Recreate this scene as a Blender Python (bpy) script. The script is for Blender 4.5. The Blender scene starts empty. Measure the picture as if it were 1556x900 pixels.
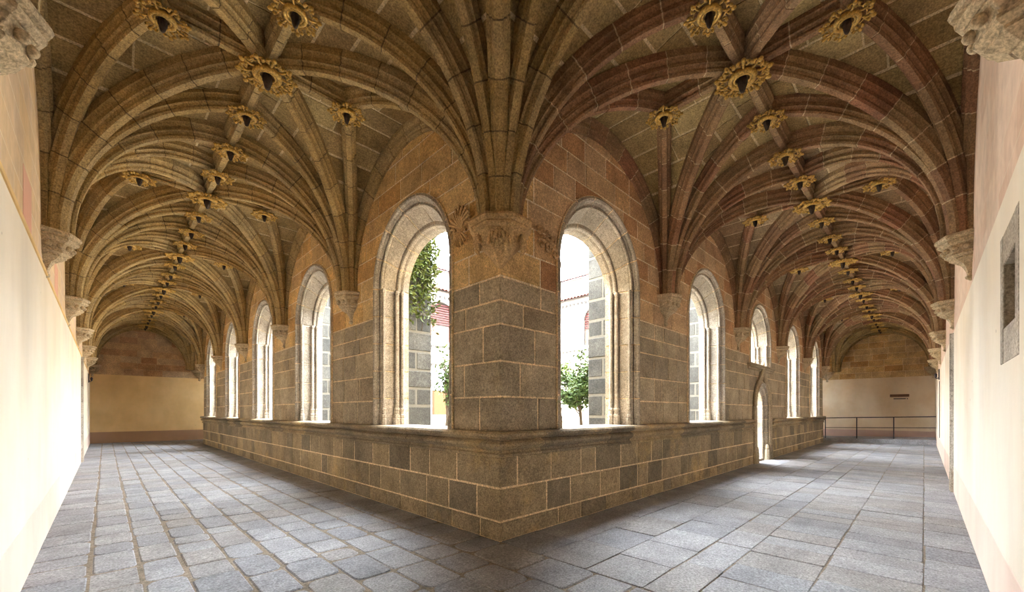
import bpy, bmesh, math, random
from mathutils import Vector, Matrix
R = random.Random(11)
PI = math.pi
scn = bpy.context.scene
COL = scn.collection

# ---------------------------------------------------------------- camera, sky, sun, exposure
CAM_Z = 1.6
FPX, PPX, HORIZON = 622.0, 782.0, 625.0
cam_d = bpy.data.cameras.new('camera')
cam = bpy.data.objects.new('camera', cam_d)
COL.objects.link(cam)
cam_d.sensor_fit = 'HORIZONTAL'
cam_d.sensor_width = 36.0
cam_d.lens = FPX / 1556.0 * 36.0
cam_d.shift_x = (778.0 - PPX) / 1556.0
cam_d.shift_y = (HORIZON - 450.0) / 1556.0
cam_d.clip_start = 0.03
cam_d.clip_end = 300
cam.location = (0, 0, CAM_Z)
cam.rotation_euler = (PI / 2, 0, -PI / 4)
scn.camera = cam

world = bpy.data.worlds.new('sky')
scn.world = world
world.use_nodes = True
wn = world.node_tree
bg = wn.nodes['Background']
bg.inputs['Color'].default_value = (0.87, 0.93, 1.0, 1)
bg.inputs['Strength'].default_value = 9.0

sun_d = bpy.data.lights.new('sun', 'SUN')
sun = bpy.data.objects.new('sun', sun_d)
COL.objects.link(sun)
sun_d.energy = 14.0
sun_d.color = (1.0, 0.86, 0.66)
sun_d.angle = math.radians(0.6)
sun.rotation_euler = Vector((0.62, 0.55, -0.9)).to_track_quat('-Z', 'Y').to_euler()

scn.view_settings.view_transform = 'Standard'
scn.view_settings.look = 'None'
scn.view_settings.gamma = 1.0
scn.view_settings.use_curve_mapping = False
scn.view_settings.exposure = 2.4
scn.cycles.max_bounces = 10
scn.cycles.diffuse_bounces = 7
scn.cycles.glossy_bounces = 3
scn.cycles.sample_clamp_indirect = 6.0
scn.cycles.caustics_reflective = False
scn.cycles.caustics_refractive = False

# ---------------------------------------------------------------- dimensions (metres)
CX, CY = 3.43, 3.68            # free corner between the two galleries
XO, YO = -0.56, -0.44          # outer plaster walls
BL, BR = 4.27, 4.52            # bay lengths
NB = 5
LE, RE = CY + BL * NB, CX + BR * NB     # far ends of the window walls
LW, RW = LE + 4.0, RE + 4.0             # end walls
ZS, RISE = 3.88, 2.24          # springing and rise of vaults
TH = 0.52                      # window wall thickness
SILL = 1.34
TOPZ = 6.5

# ---------------------------------------------------------------- materials
def nd(nt, t, **kw):
    n = nt.nodes.new(t)
    for k, v in kw.items():
        setattr(n, k, v)
    return n

def base_mat(name, rough=0.9):
    m = bpy.data.materials.new(name)
    m.use_nodes = True
    nt = m.node_tree
    b = nt.nodes['Principled BSDF']
    b.inputs['Roughness'].default_value = rough
    b.inputs['Specular IOR Level'].default_value = 0.25
    return m, nt, b

def noise(nt, vec, scale, detail=3, rough=0.6):
    n = nd(nt, 'ShaderNodeTexNoise')
    n.inputs['Scale'].default_value = scale
    n.inputs['Detail'].default_value = detail
    n.inputs['Roughness'].default_value = rough
    nt.links.new(vec, n.inputs['Vector'])
    return n.outputs['Fac']

def maprange(nt, fac, a, b, c, d):
    n = nd(nt, 'ShaderNodeMapRange')
    for i, v in enumerate((a, b, c, d)):
        n.inputs[i + 1].default_value = v
    nt.links.new(fac, n.inputs[0])
    return n.outputs[0]

def mix(nt, typ, fac, a, b):
    n = nd(nt, 'ShaderNodeMix', data_type='RGBA', blend_type=typ)
    if isinstance(fac, float):
        n.inputs[0].default_value = fac
    else:
        nt.links.new(fac, n.inputs[0])
    for s, v in ((6, a), (7, b)):
        if isinstance(v, tuple):
            n.inputs[s].default_value = (*v, 1)
        else:
            nt.links.new(v, n.inputs[s])
    return n.outputs[2]

def grey(nt, val):
    n = nd(nt, 'ShaderNodeCombineColor')
    for i in range(3):
        nt.links.new(val, n.inputs[i])
    return n.outputs[0]

def stone(name, ramp, mott=(0.7, 1.25), speck=(0.64, 1.26), bump=0.5, rough=0.88, speck_scale=55.0, stain=None, stain_lo=0.55):
    m, nt, b = base_mat(name, rough)
    pos = nd(nt, 'ShaderNodeNewGeometry').outputs['Position']
    at = nd(nt, 'ShaderNodeAttribute', attribute_name='tint')
    cr = nd(nt, 'ShaderNodeValToRGB')
    els = cr.color_ramp.elements
    while len(els) < len(ramp):
        els.new(0.5)
    for i, c in enumerate(ramp):
        els[i].position = i / (len(ramp) - 1)
        els[i].color = (*c, 1)
    nt.links.new(at.outputs['Fac'], cr.inputs[0])
    n1 = noise(nt, pos, 2.2, 4, 0.65)
    n2 = noise(nt, pos, speck_scale, 2, 0.7)
    n3 = noise(nt, pos, 13.0, 4, 0.7)
    c = cr.outputs[0]
    if stain:
        n4 = noise(nt, pos, 0.9, 5, 0.7)
        c = mix(nt, 'MIX', maprange(nt, n4, stain_lo, stain_lo + 0.18, 0, 0.75), c, stain)
    c = mix(nt, 'MULTIPLY', 1.0, c, grey(nt, maprange(nt, n1, 0.3, 0.7, *mott)))
    c = mix(nt, 'MULTIPLY', 1.0, c, grey(nt, maprange(nt, n2, 0.35, 0.65, *speck)))
    n5 = noise(nt, pos, 22.0, 4, 0.75)
    c = mix(nt, 'MULTIPLY', 1.0, c, grey(nt, maprange(nt, n5, 0.3, 0.7, 0.72, 1.24)))
    nt.links.new(c, b.inputs['Base Color'])
    bp = nd(nt, 'ShaderNodeBump')
    bp.inputs['Strength'].default_value = bump
    bp.inputs['Distance'].default_value = 0.012
    ad = nd(nt, 'ShaderNodeMath', operation='ADD')
    nt.links.new(n3, ad.inputs[0])
    mu = nd(nt, 'ShaderNodeMath', operation='MULTIPLY')
    nt.links.new(n2, mu.inputs[0]); mu.inputs[1].default_value = 0.35
    nt.links.new(mu.outputs[0], ad.inputs[1])
    nt.links.new(ad.outputs[0], bp.inputs['Height'])
    nt.links.new(bp.outputs[0], b.inputs['Normal'])
    return m

def plain(name, col, rough=0.7, metal=0.0, var=(0.85, 1.1), scale=20.0):
    m, nt, b = base_mat(name, rough)
    pos = nd(nt, 'ShaderNodeNewGeometry').outputs['Position']
    c = mix(nt, 'MULTIPLY', 1.0, col, grey(nt, maprange(nt, noise(nt, pos, scale, 3), 0.3, 0.7, *var)))
    nt.links.new(c, b.inputs['Base Color'])
    b.inputs['Metallic'].default_value = metal
    return m

def plaster(name, col, col2, streak=(0.9, 1.05), blotch=0.5):
    m, nt, b = base_mat(name, 0.93)
    pos = nd(nt, 'ShaderNodeNewGeometry').outputs['Position']
    mp = nd(nt, 'ShaderNodeMapping')
    mp.inputs['Scale'].default_value = (0.9, 0.9, 0.30)
    nt.links.new(pos, mp.inputs['Vector'])
    n1 = noise(nt, mp.outputs[0], 1.3, 4, 0.6)
    n2 = noise(nt, pos, 0.8, 4, 0.6)
    n3 = noise(nt, pos, 30, 3, 0.6)
    c = mix(nt, 'MIX', maprange(nt, n2, 0.42, 0.66, 0, blotch), col, col2)
    c = mix(nt, 'MULTIPLY', 1.0, c, grey(nt, maprange(nt, n1, 0.3, 0.7, *streak)))
    vo = nd(nt, 'ShaderNodeTexVoronoi')
    vo.inputs['Scale'].default_value = 1.7
    nt.links.new(pos, vo.inputs['Vector'])
    c = mix(nt, 'MIX', maprange(nt, vo.outputs['Distance'], 0.018, 0.03, 0.7, 0.0), c, (0.16, 0.11, 0.07))
    nt.links.new(c, b.inputs['Base Color'])
    bp = nd(nt, 'ShaderNodeBump')
    bp.inputs['Strength'].default_value = 0.12
    bp.inputs['Distance'].default_value = 0.01
    nt.links.new(n3, bp.inputs['Height'])
    nt.links.new(bp.outputs[0], b.inputs['Normal'])
    return m

def painted_ashlar(name, col, col2, line, axis):
    """old plaster with pale painted block lines"""
    m, nt, b = base_mat(name, 0.93)
    pos = nd(nt, 'ShaderNodeNewGeometry').outputs['Position']
    sp = nd(nt, 'ShaderNodeSeparateXYZ')
    nt.links.new(pos, sp.inputs[0])
    cb = nd(nt, 'ShaderNodeCombineXYZ')
    nt.links.new(sp.outputs[axis], cb.inputs[0])
    nt.links.new(sp.outputs[2], cb.inputs[1])
    br = nd(nt, 'ShaderNodeTexBrick')
    br.inputs['Color1'].default_value = (*col, 1)
    br.inputs['Color2'].default_value = (*col2, 1)
    br.inputs['Mortar'].default_value = (*line, 1)
    br.inputs['Scale'].default_value = 1.0
    br.inputs['Mortar Size'].default_value = 0.006
    br.inputs['Brick Width'].default_value = 0.62
    br.inputs['Row Height'].default_value = 0.31
    nt.links.new(cb.outputs[0], br.inputs['Vector'])
    n1 = noise(nt, pos, 1.5, 5, 0.65)
    c = mix(nt, 'MIX', maprange(nt, n1, 0.45, 0.65, 0, 0.6), br.outputs['Color'], col)
    c = mix(nt, 'MULTIPLY', 1.0, c, grey(nt, maprange(nt, noise(nt, pos, 6, 4), 0.3, 0.7, 0.88, 1.08)))
    nt.links.new(c, b.inputs['Base Color'])
    return m

M = {}
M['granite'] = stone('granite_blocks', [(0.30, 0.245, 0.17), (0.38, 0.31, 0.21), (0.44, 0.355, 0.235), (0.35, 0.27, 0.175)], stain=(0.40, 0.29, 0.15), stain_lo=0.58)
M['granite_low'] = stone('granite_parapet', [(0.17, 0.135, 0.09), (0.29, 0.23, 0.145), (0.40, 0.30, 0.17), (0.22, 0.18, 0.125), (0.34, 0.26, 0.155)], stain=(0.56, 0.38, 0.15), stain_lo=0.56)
M['ochre'] = stone('ochre_ashlar', [(0.50, 0.28, 0.10), (0.66, 0.43, 0.175), (0.54, 0.36, 0.17), (0.70, 0.49, 0.235), (0.58, 0.35, 0.13)], stain=(0.40, 0.30, 0.19), stain_lo=0.58)
M['redash'] = stone('red_ochre_ashlar', [(0.42, 0.22, 0.105), (0.60, 0.38, 0.19), (0.56, 0.40, 0.235), (0.44, 0.26, 0.14)], stain=(0.36, 0.27, 0.17), stain_lo=0.58)
M['mortar'] = stone('lime_mortar', [(0.82, 0.63, 0.37), (0.86, 0.67, 0.41)], mott=(0.75, 1.15), bump=0.5)
M['mortar_up'] = stone('pale_wall_pointing', [(0.82, 0.68, 0.46), (0.86, 0.72, 0.50)], mott=(0.8, 1.1), bump=0.4)
M['rib_joint'] = stone('brown_rib_joint', [(0.14, 0.095, 0.045), (0.17, 0.115, 0.055)], bump=0.4)
M['mortar_vault'] = stone('vault_mortar', [(0.58, 0.45, 0.26), (0.62, 0.49, 0.29)], mott=(0.75, 1.15), bump=0.5)
M['mortar_red'] = stone('pale_pointing', [(0.56, 0.42, 0.26), (0.60, 0.45, 0.28)], mott=(0.75, 1.15), bump=0.5)
M['rib_ochre'] = stone('ochre_rib_stone', [(0.31, 0.205, 0.080), (0.38, 0.26, 0.105), (0.35, 0.25, 0.12), (0.42, 0.29, 0.12)], stain=(0.30, 0.25, 0.15), stain_lo=0.58, bump=0.3)
M['rib_red'] = stone('red_rib_stone', [(0.22, 0.12, 0.066), (0.28, 0.165, 0.085), (0.29, 0.195, 0.10), (0.27, 0.13, 0.072)], stain=(0.27, 0.20, 0.11), stain_lo=0.60, bump=0.3)
M['web'] = stone('vault_web_stone', [(0.25, 0.165, 0.066), (0.34, 0.245, 0.105), (0.29, 0.195, 0.085), (0.41, 0.305, 0.14)], bump=0.35)
M['web_red'] = stone('vault_web_red_stone', [(0.24, 0.15, 0.075), (0.31, 0.215, 0.12), (0.29, 0.185, 0.10), (0.34, 0.26, 0.15)], bump=0.35)
M['frame'] = stone('pale_window_stone', [(0.36, 0.31, 0.245), (0.43, 0.375, 0.30), (0.39, 0.33, 0.255), (0.47, 0.41, 0.335)], stain=(0.36, 0.29, 0.21), stain_lo=0.58)
M['carved'] = stone('carved_corbel_stone', [(0.50, 0.39, 0.24), (0.56, 0.45, 0.29)], mott=(0.75, 1.2))
M['slab'] = stone('paving_stone', [(0.255, 0.258, 0.275), (0.295, 0.297, 0.312), (0.32, 0.318, 0.328), (0.29, 0.275, 0.265), (0.24, 0.243, 0.262)], mott=(0.75, 1.2), bump=0.4, rough=0.7, stain=(0.22, 0.20, 0.18), stain_lo=0.6)
M['bed'] = stone('sandy_joint_fill', [(0.20, 0.165, 0.125), (0.27, 0.22, 0.165)], bump=0.6)
M['plaster'] = plaster('cream_plaster', (0.86, 0.77, 0.62), (0.80, 0.68, 0.50))
M['plaster_r'] = plaster('pale_cream_plaster', (0.86, 0.78, 0.65), (0.82, 0.70, 0.54))
M['plaster_end'] = plaster('yellow_plaster', (0.82, 0.58, 0.27), (0.70, 0.47, 0.20), streak=(0.9, 1.05), blotch=0.8)
M['plaster_end_r'] = plaster('peach_plaster', (0.78, 0.64, 0.45), (0.70, 0.52, 0.31), blotch=0.8)
M['dado'] = plaster('pink_dado', (0.80, 0.64, 0.53), (0.72, 0.53, 0.42))
M['dado_end'] = plaster('brown_dado', (0.42, 0.26, 0.15), (0.36, 0.22, 0.13))
M['dado_end_r'] = plaster('rose_dado', (0.60, 0.42, 0.34), (0.55, 0.34, 0.26))
M['old_l'] = painted_ashlar('painted_block_plaster', (0.72, 0.52, 0.30), (0.66, 0.50, 0.36), (0.84, 0.72, 0.52), 1)
M['old_r'] = painted_ashlar('pinkish_old_plaster', (0.74, 0.58, 0.46), (0.66, 0.46, 0.34), (0.72, 0.60, 0.46), 0)
M['salmon'] = plaster('salmon_paint', (0.74, 0.40, 0.28), (0.70, 0.44, 0.32))
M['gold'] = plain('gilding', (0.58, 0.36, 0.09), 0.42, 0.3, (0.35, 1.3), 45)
M['gilt_shadow'] = plain('shaded_gilding', (0.20, 0.115, 0.035), 0.5, 0.2, (0.4, 1.3), 45)  # darker gilding for the dish, shade inside the ring painted into its colour
M['dark'] = plain('dark_wood_bud', (0.045, 0.03, 0.022), 0.6, 0.0, (0.6, 1.5), 40)
M['iron'] = plain('dark_iron', (0.05, 0.04, 0.045), 0.5, 0.6)
M['wood'] = plain('dark_wood', (0.16, 0.08, 0.04), 0.6)
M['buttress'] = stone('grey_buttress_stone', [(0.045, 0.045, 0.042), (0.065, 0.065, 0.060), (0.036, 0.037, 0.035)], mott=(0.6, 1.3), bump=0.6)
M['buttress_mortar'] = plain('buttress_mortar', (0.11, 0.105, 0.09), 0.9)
M['court_wall'] = plain('white_render', (0.34, 0.32, 0.29), 0.9, 0, (0.93, 1.04), 2)
M['court_stone'] = plain('court_stone', (0.05, 0.045, 0.04), 0.9)
M['court_ground'] = stone('court_gravel', [(0.32, 0.30, 0.26), (0.36, 0.33, 0.28)], bump=0.5)
M['tile'] = stone('red_roof_tile', [(0.055, 0.013, 0.008), (0.07, 0.02, 0.012), (0.045, 0.011, 0.007)], bump=0.3)
M['louver'] = plain('red_louver', (0.045, 0.007, 0.006), 0.6)
M['pinkpanel'] = plain('pink_panel', (0.07, 0.032, 0.026), 0.8)
M['orange'] = plain('orange_panel', (0.06, 0.026, 0.010), 0.8)
M['bark'] = plain('bark', (0.06, 0.045, 0.03), 0.9)
M['roofing'] = plain('roof_deck', (0.25, 0.15, 0.1), 0.9)

def leaf_mat(name, a, b_):
    m, nt, b = base_mat(name, 0.55)
    pos = nd(nt, 'ShaderNodeNewGeometry').outputs['Position']
    c = mix(nt, 'MIX', maprange(nt, noise(nt, pos, 6, 3), 0.35, 0.65, 0, 1), a, b_)
    nt.links.new(c, b.inputs['Base Color'])
    return m
M['leaf'] = leaf_mat('laurel_leaf', (0.030, 0.060, 0.010), (0.055, 0.085, 0.018))
M['ivy'] = leaf_mat('ivy_leaf', (0.030, 0.050, 0.006), (0.065, 0.080, 0.012))

# ---------------------------------------------------------------- mesh helpers
class MB:
    def __init__(s):
        s.v, s.f, s.m, s.t = [], [], [], []
    def add(s, verts, faces, mat=0, tint=0.5):
        o = len(s.v)
        s.v += [tuple(p) for p in verts]
        for f in faces:
            s.f.append([i + o for i in f]); s.m.append(mat); s.t.append(tint)
    def box(s, lo, hi, mat=0, tint=0.5):
        x0, y0, z0 = lo; x1, y1, z1 = hi
        s.add([(x0, y0, z0), (x1, y0, z0), (x1, y1, z0), (x0, y1, z0), (x0, y0, z1), (x1, y0, z1), (x1, y1, z1), (x0, y1, z1)],
              [(0, 3, 2, 1), (4, 5, 6, 7), (0, 1, 5, 4), (1, 2, 6, 5), (2, 3, 7, 6), (3, 0, 4, 7)], mat, tint)
    def cbox(s, lo, hi, c, mat=0, tint=0.5):
        """box with chamfered edges"""
        x0, y0, z0 = lo; x1, y1, z1 = hi
        n = len(s.v)
        P = {}
        vs = []
        for ix, x in enumerate((x0, x1)):
            for iy, y in enumerate((y0, y1)):
                for iz, z in enumerate((z0, z1)):
                    sx, sy, sz = (1, -1)[ix], (1, -1)[iy], (1, -1)[iz]
                    for a in range(3):
                        p = [x + sx * c, y + sy * c, z + sz * c]
                        p[a] = (x, y, z)[a]
                        P[(ix, iy, iz, a)] = len(vs); vs.append(p)
        F = []
        for a in range(3):
            b, d = (a + 1) % 3, (a + 2) % 3
            for k in (0, 1):
                q = []
                for (i, j) in ((0, 0), (1, 0), (1, 1), (0, 1)):
                    ii = [0, 0, 0]; ii[a] = k; ii[b] = i; ii[d] = j
                    q.append(P[(*ii, a)])
                F.append(q)
            for i in (0, 1):
                for j in (0, 1):
                    q = []
                    for k, w in ((0, b), (1, b), (1, d), (0, d)):
                        ii = [0, 0, 0]; ii[a] = k; ii[b] = i; ii[d] = j
                        q.append(P[(*ii, w)])
                    F.append(q)
        for ix in (0, 1):
            for iy in (0, 1):
                for iz in (0, 1):
                    F.append([P[(ix, iy, iz, a)] for a in range(3)])
        s.add(vs, F, mat, tint)
    def tube(s, pts, rad, n=8, mat=0, tint=0.5, cap=True):
        pts = [Vector(p) for p in pts]
        rads = rad if isinstance(rad, (list, tuple)) else [rad] * len(pts)
        vs, fs = [], []
        up = Vector((0, 0, 1))
        for i, p in enumerate(pts):
            t = (pts[min(i + 1, len(pts) - 1)] - pts[max(i - 1, 0)]).normalized()
            a = t.cross(up)
            if a.length < 1e-3:
                a = t.cross(Vector((1, 0, 0)))
            a.normalize(); b = t.cross(a)
            for k in range(n):
                an = 2 * PI * k / n
                vs.append(p + (a * math.cos(an) + b * math.sin(an)) * rads[i])
        for i in range(len(pts) - 1):
            for k in range(n):
                k2 = (k + 1) % n
                fs.append((i * n + k, i * n + k2, (i + 1) * n + k2, (i + 1) * n + k))
        if cap:
            fs.append(tuple(range(n))); fs.append(tuple((len(pts) - 1) * n + k for k in range(n)))
        s.add(vs, fs, mat, tint)
    def lathe(s, prof, n=16, a0=0.0, a1=2 * PI, mat=0, tint=0.5, c=(0, 0, 0)):
        full = abs(a1 - a0 - 2 * PI) < 1e-6
        m = n if full else n + 1
        vs, fs = [], []
        for r, z in prof:
            for k in range(m):
                an = a0 + (a1 - a0) * k / n
                vs.append((c[0] + r * math.cos(an), c[1] + r * math.sin(an), c[2] + z))
        for i in range(len(prof) - 1):
            for k in range(n):
                k2 = (k + 1) % m if full else k + 1
                fs.append((i * m + k, i * m + k2, (i + 1) * m + k2, (i + 1) * m + k))
        if full:
            fs.append(tuple(range(m))); fs.append(tuple((len(prof) - 1) * m + k for k in range(m)))
        s.add(vs, fs, mat, tint)
    def blob(s, c, r, mat=0, tint=0.5, n=8, m=5, rot=None):
        vs, fs = [], []
        rx, ry, rz = r if isinstance(r, tuple) else (r, r, r)
        for i in range(m + 1):
            ph = PI * i / m
            for k in range(n):
                an = 2 * PI * k / n
                p = Vector((rx * math.sin(ph) * math.cos(an), ry * math.sin(ph) * math.sin(an), rz * math.cos(ph)))
                if rot is not None:
                    p = rot @ p
                vs.append((p.x + c[0], p.y + c[1], p.z + c[2]))
        for i in range(m):
            for k in range(n):
                k2 = (k + 1) % n
                fs.append((i * n + k, i * n + k2, (i + 1) * n + k2, (i + 1) * n + k))
        s.add(vs, fs, mat, tint)
    def mesh(s, name, mats, smooth=False, origin=(0, 0, 0), fix=True):
        me = bpy.data.meshes.new(name)
        ox, oy, oz = origin
        me.from_pydata([(x - ox, y - oy, z - oz) for x, y, z in s.v], [], s.f)
        for k in (mats if isinstance(mats, (list, tuple)) else [mats]):
            me.materials.append(M[k])
        me.polygons.foreach_set('material_index', s.m)
        at = me.attributes.new('tint', 'FLOAT', 'FACE')
        at.data.foreach_set('value', s.t)
        if smooth:
            me.polygons.foreach_set('use_smooth', [True] * len(s.f))
        if fix:
            bm = bmesh.new(); bm.from_mesh(me)
            bmesh.ops.remove_doubles(bm, verts=bm.verts, dist=1e-5)
            bmesh.ops.recalc_face_normals(bm, faces=bm.faces)
            bm.to_mesh(me); bm.free()
        me.update()
        return me
    def build(s, name, mats, parent=None, smooth=False, centre=True, fix=True):
        o = (0, 0, 0)
        pw = Vector(parent['_w']) if parent is not None and '_w' in parent else Vector((0, 0, 0))
        if centre and s.v:
            xs, ys, zs = zip(*s.v)
            o = ((min(xs) + max(xs)) / 2, (min(ys) + max(ys)) / 2, (min(zs) + max(zs)) / 2)
        ob = bpy.data.objects.new(name, s.mesh(name, mats, smooth, o, fix))
        COL.objects.link(ob)
        ob.parent = parent
        ob.location = Vector(o) - pw
        ob['_w'] = tuple(o)
        return ob

def tag(o, label=None, cat=None, group=None, kind=None):
    for k, v in (('label', label), ('category', cat), ('group', group), ('kind', kind)):
        if v:
            o[k] = v
    return o

def empty(name, loc=(0, 0, 0), rz=0.0, parent=None):
    o = bpy.data.objects.new(name, None)
    COL.objects.link(o)
    o.empty_display_size = 0.1
    o.location = loc
    o.rotation_euler = (0, 0, rz)
    o.parent = parent
    o['_w'] = tuple(loc) if parent is None else (0, 0, 0)
    return o

def child(name, me, parent, loc=(0, 0, 0), rot=(0, 0, 0)):
    o = bpy.data.objects.new(name, me)
    COL.objects.link(o)
    o.parent = parent
    o.location = loc
    o.rotation_euler = rot
    return o

def copy_tree(o, parent=None):
    c = o.copy(); COL.objects.link(c); c.parent = parent
    for ch in list(o.children):
        copy_tree(ch, c)
    return c

ORD = ['first', 'second', 'third', 'fourth', 'fifth', 'sixth']

def inset(poly, d):
    n = len(poly)
    area = sum(poly[i][0] * poly[(i + 1) % n][1] - poly[(i + 1) % n][0] * poly[i][1] for i in range(n))
    sg = 1 if area > 0 else -1
    out = []
    for i in range(n):
        p, a, b = Vector(poly[i]), Vector(poly[i - 1]), Vector(poly[(i + 1) % n])
        e1 = (p - a); e2 = (b - p)
        if e1.length < 1e-6 or e2.length < 1e-6:
            out.append((p.x, p.y)); continue
        e1.normalize(); e2.normalize()
        n1 = Vector((-e1.y, e1.x)) * sg; n2 = Vector((-e2.y, e2.x)) * sg
        k = n1 + n2
        den = max(0.35, 1 + n1.dot(n2))
        q = p + k * (d / den)
        out.append((q.x, q.y))
    return out

def block_into(mb, poly, P, proud, bev=0.012, back=0.03, mat=0, tint=None, jit=0.0025):
    """extruded stone with chamfered front edges; P(u, w, d) maps to space, d is out of the surface"""
    tint = R.random() if tint is None else tint
    n = len(poly)
    inn = inset(poly, bev)
    pr = proud + R.uniform(-0.003, 0.004)
    vs = [P(u, w, pr + R.uniform(-jit, jit)) for u, w in inn]
    vs += [P(u, w, pr - bev * 0.8) for u, w in poly]
    vs += [P(u, w, -back) for u, w in poly]
    fs = [tuple(range(n))]
    for i in range(n):
        j = (i + 1) % n
        fs.append((i, n + i, n + j, j))
        fs.append((n + i, 2 * n + i, 2 * n + j, n + j))
    mb.add(vs, fs, mat, tint)

# ---------------------------------------------------------------- window and door outlines
WR, WSP, WH = 1.12, 3.78, 1.16      # outer half width, spring height, arch rise
class Opening:
    def __init__(s, c, r, z0, zsp, ha, power=2.0):
        s.c, s.r, s.z0, s.zsp, s.ha, s.p = c, r, z0, zsp, ha, power
        s.top = zsp + ha
    def w(s, z, grow=0.0):
        r, ha = s.r + grow, s.ha + grow
        if z < s.z0 - 1e-4 or z >= s.zsp + ha:
            return 0.0
        if z <= s.zsp:
            return r
        return r * max(0.0, 1 - ((z - s.zsp) / ha) ** s.p) ** (1 / s.p)
    def zt(s, u):
        k = min(1.0, abs(u - s.c) / s.r)
        return s.zsp + s.ha * max(0.0, 1 - k ** s.p) ** (1 / s.p)

WL = [CY + BL * (i + 0.5) for i in range(NB)]
WRc = [CX + BR * (i + 0.5) for i in range(NB)]
OPEN_L = [Opening(c, WR, SILL, WSP, WH) for c in WL]
OPEN_R = [Opening(c, WR, 3.02 if i == 2 else SILL, WSP, WH) for i, c in enumerate(WRc)]
DOOR_C = WRc[2] + 0.12
DOOR = Opening(DOOR_C, 0.80, -0.02, 1.78, 0.72)
OPEN_R_ALL = OPEN_R + [DOOR]

MO = 0.007                     # mortar lies this far behind the mean wall face
def P_left(u, w, d):   return (CX + MO - d, u, w)
def P_right(u, w, d):  return (u, CY + MO - d, w)

# ---------------------------------------------------------------- window wall: core with holes
def wall_core(P, u0, u1, ops, shrink_ext, name, parent, z_top=TOPZ):
    mb = MB()
    br = {u0, u1}
    for o in ops:
        for k in range(-12, 13):
            br.add(o.c + o.r * math.sin(PI / 2 * k / 12))
    br = sorted(br)
    def faces(depth, shrink):
        bs = set([u0, u1])
        for o in ops:
            for k in range(-12, 13):
                bs.add(o.c + (o.r - shrink) * math.sin(PI / 2 * k / 12))
        bs = sorted(bs)
        for a, b in zip(bs[:-1], bs[1:]):
            if b - a < 1e-6: continue
            mid = (a + b) / 2
            here = sorted([o for o in ops if abs(mid - o.c) < o.r - shrink], key=lambda o: o.z0)
            za = zb = 0.0
            for o in here:
                if o.z0 > 0.01:
                    mb.add([P(a, za, depth), P(b, zb, depth), P(b, o.z0, depth), P(a, o.z0, depth)], [(0, 1, 2, 3)])
                def zt(u):
                    k = min(1.0, abs(u - o.c) / (o.r - shrink))
                    return o.zsp + (o.ha - shrink) * max(0.0, 1 - k ** o.p) ** (1 / o.p)
                za, zb = zt(a), zt(b)
            zs_ = 3.27
            if max(za, zb) < zs_:
                mb.add([P(a, za, depth), P(b, zb, depth), P(b, zs_, depth), P(a, zs_, depth)], [(0, 1, 2, 3)])
                za = zb = zs_
            mb.add([P(a, za, depth), P(b, zb, depth), P(b, z_top, depth), P(a, z_top, depth)], [(0, 1, 2, 3)], 1)
    faces(0.0, 0.0)
    faces(-TH, shrink_ext)
    return mb.build(name, ['mortar', 'mortar_up'], parent, centre=False, fix=False)

# courses of the window wall
LOW = [(0.0, 0.24, 0.042), (0.24, 0.65, 0.036), (0.65, 1.04, 0.036)]
MID = [(1.34, 1.78, 0.009), (1.78, 2.22, 0.009), (2.22, 2.68, 0.009), (2.68, 2.975, 0.009), (2.975, 3.27, 0.009)]
UP = [(3.27, 3.66, 0.008), (3.66, 4.03, 0.008), (4.03, 4.38, 0.008), (4.38, 4.72, 0.008), (4.72, 5.06, 0.008), (5.06, 5.40, 0.008), (5.40, 5.74, 0.008), (5.74, 6.1, 0.008)]
QUOIN = {0.0: (0.35, 1.1), 0.24: (0.42, 0.85), 0.65: (0.85, 0.28), 1.34: (0.4, 0.7), 1.78: (0.72, 0.36), 2.22: (0.33, 0.64), 2.68: (0.69, 0.42), 2.975: (0.40, 0.76),
         3.27: (0.62, 0.75), 3.66: (0.5, 0.62), 4.03: (0.62, 0.5), 4.38: (0.5, 0.62), 4.72: (0.62, 0.5), 5.06: (0.5, 0.6), 5.40: (0.6, 0.5), 5.74: (0.5, 0.6)}

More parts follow.
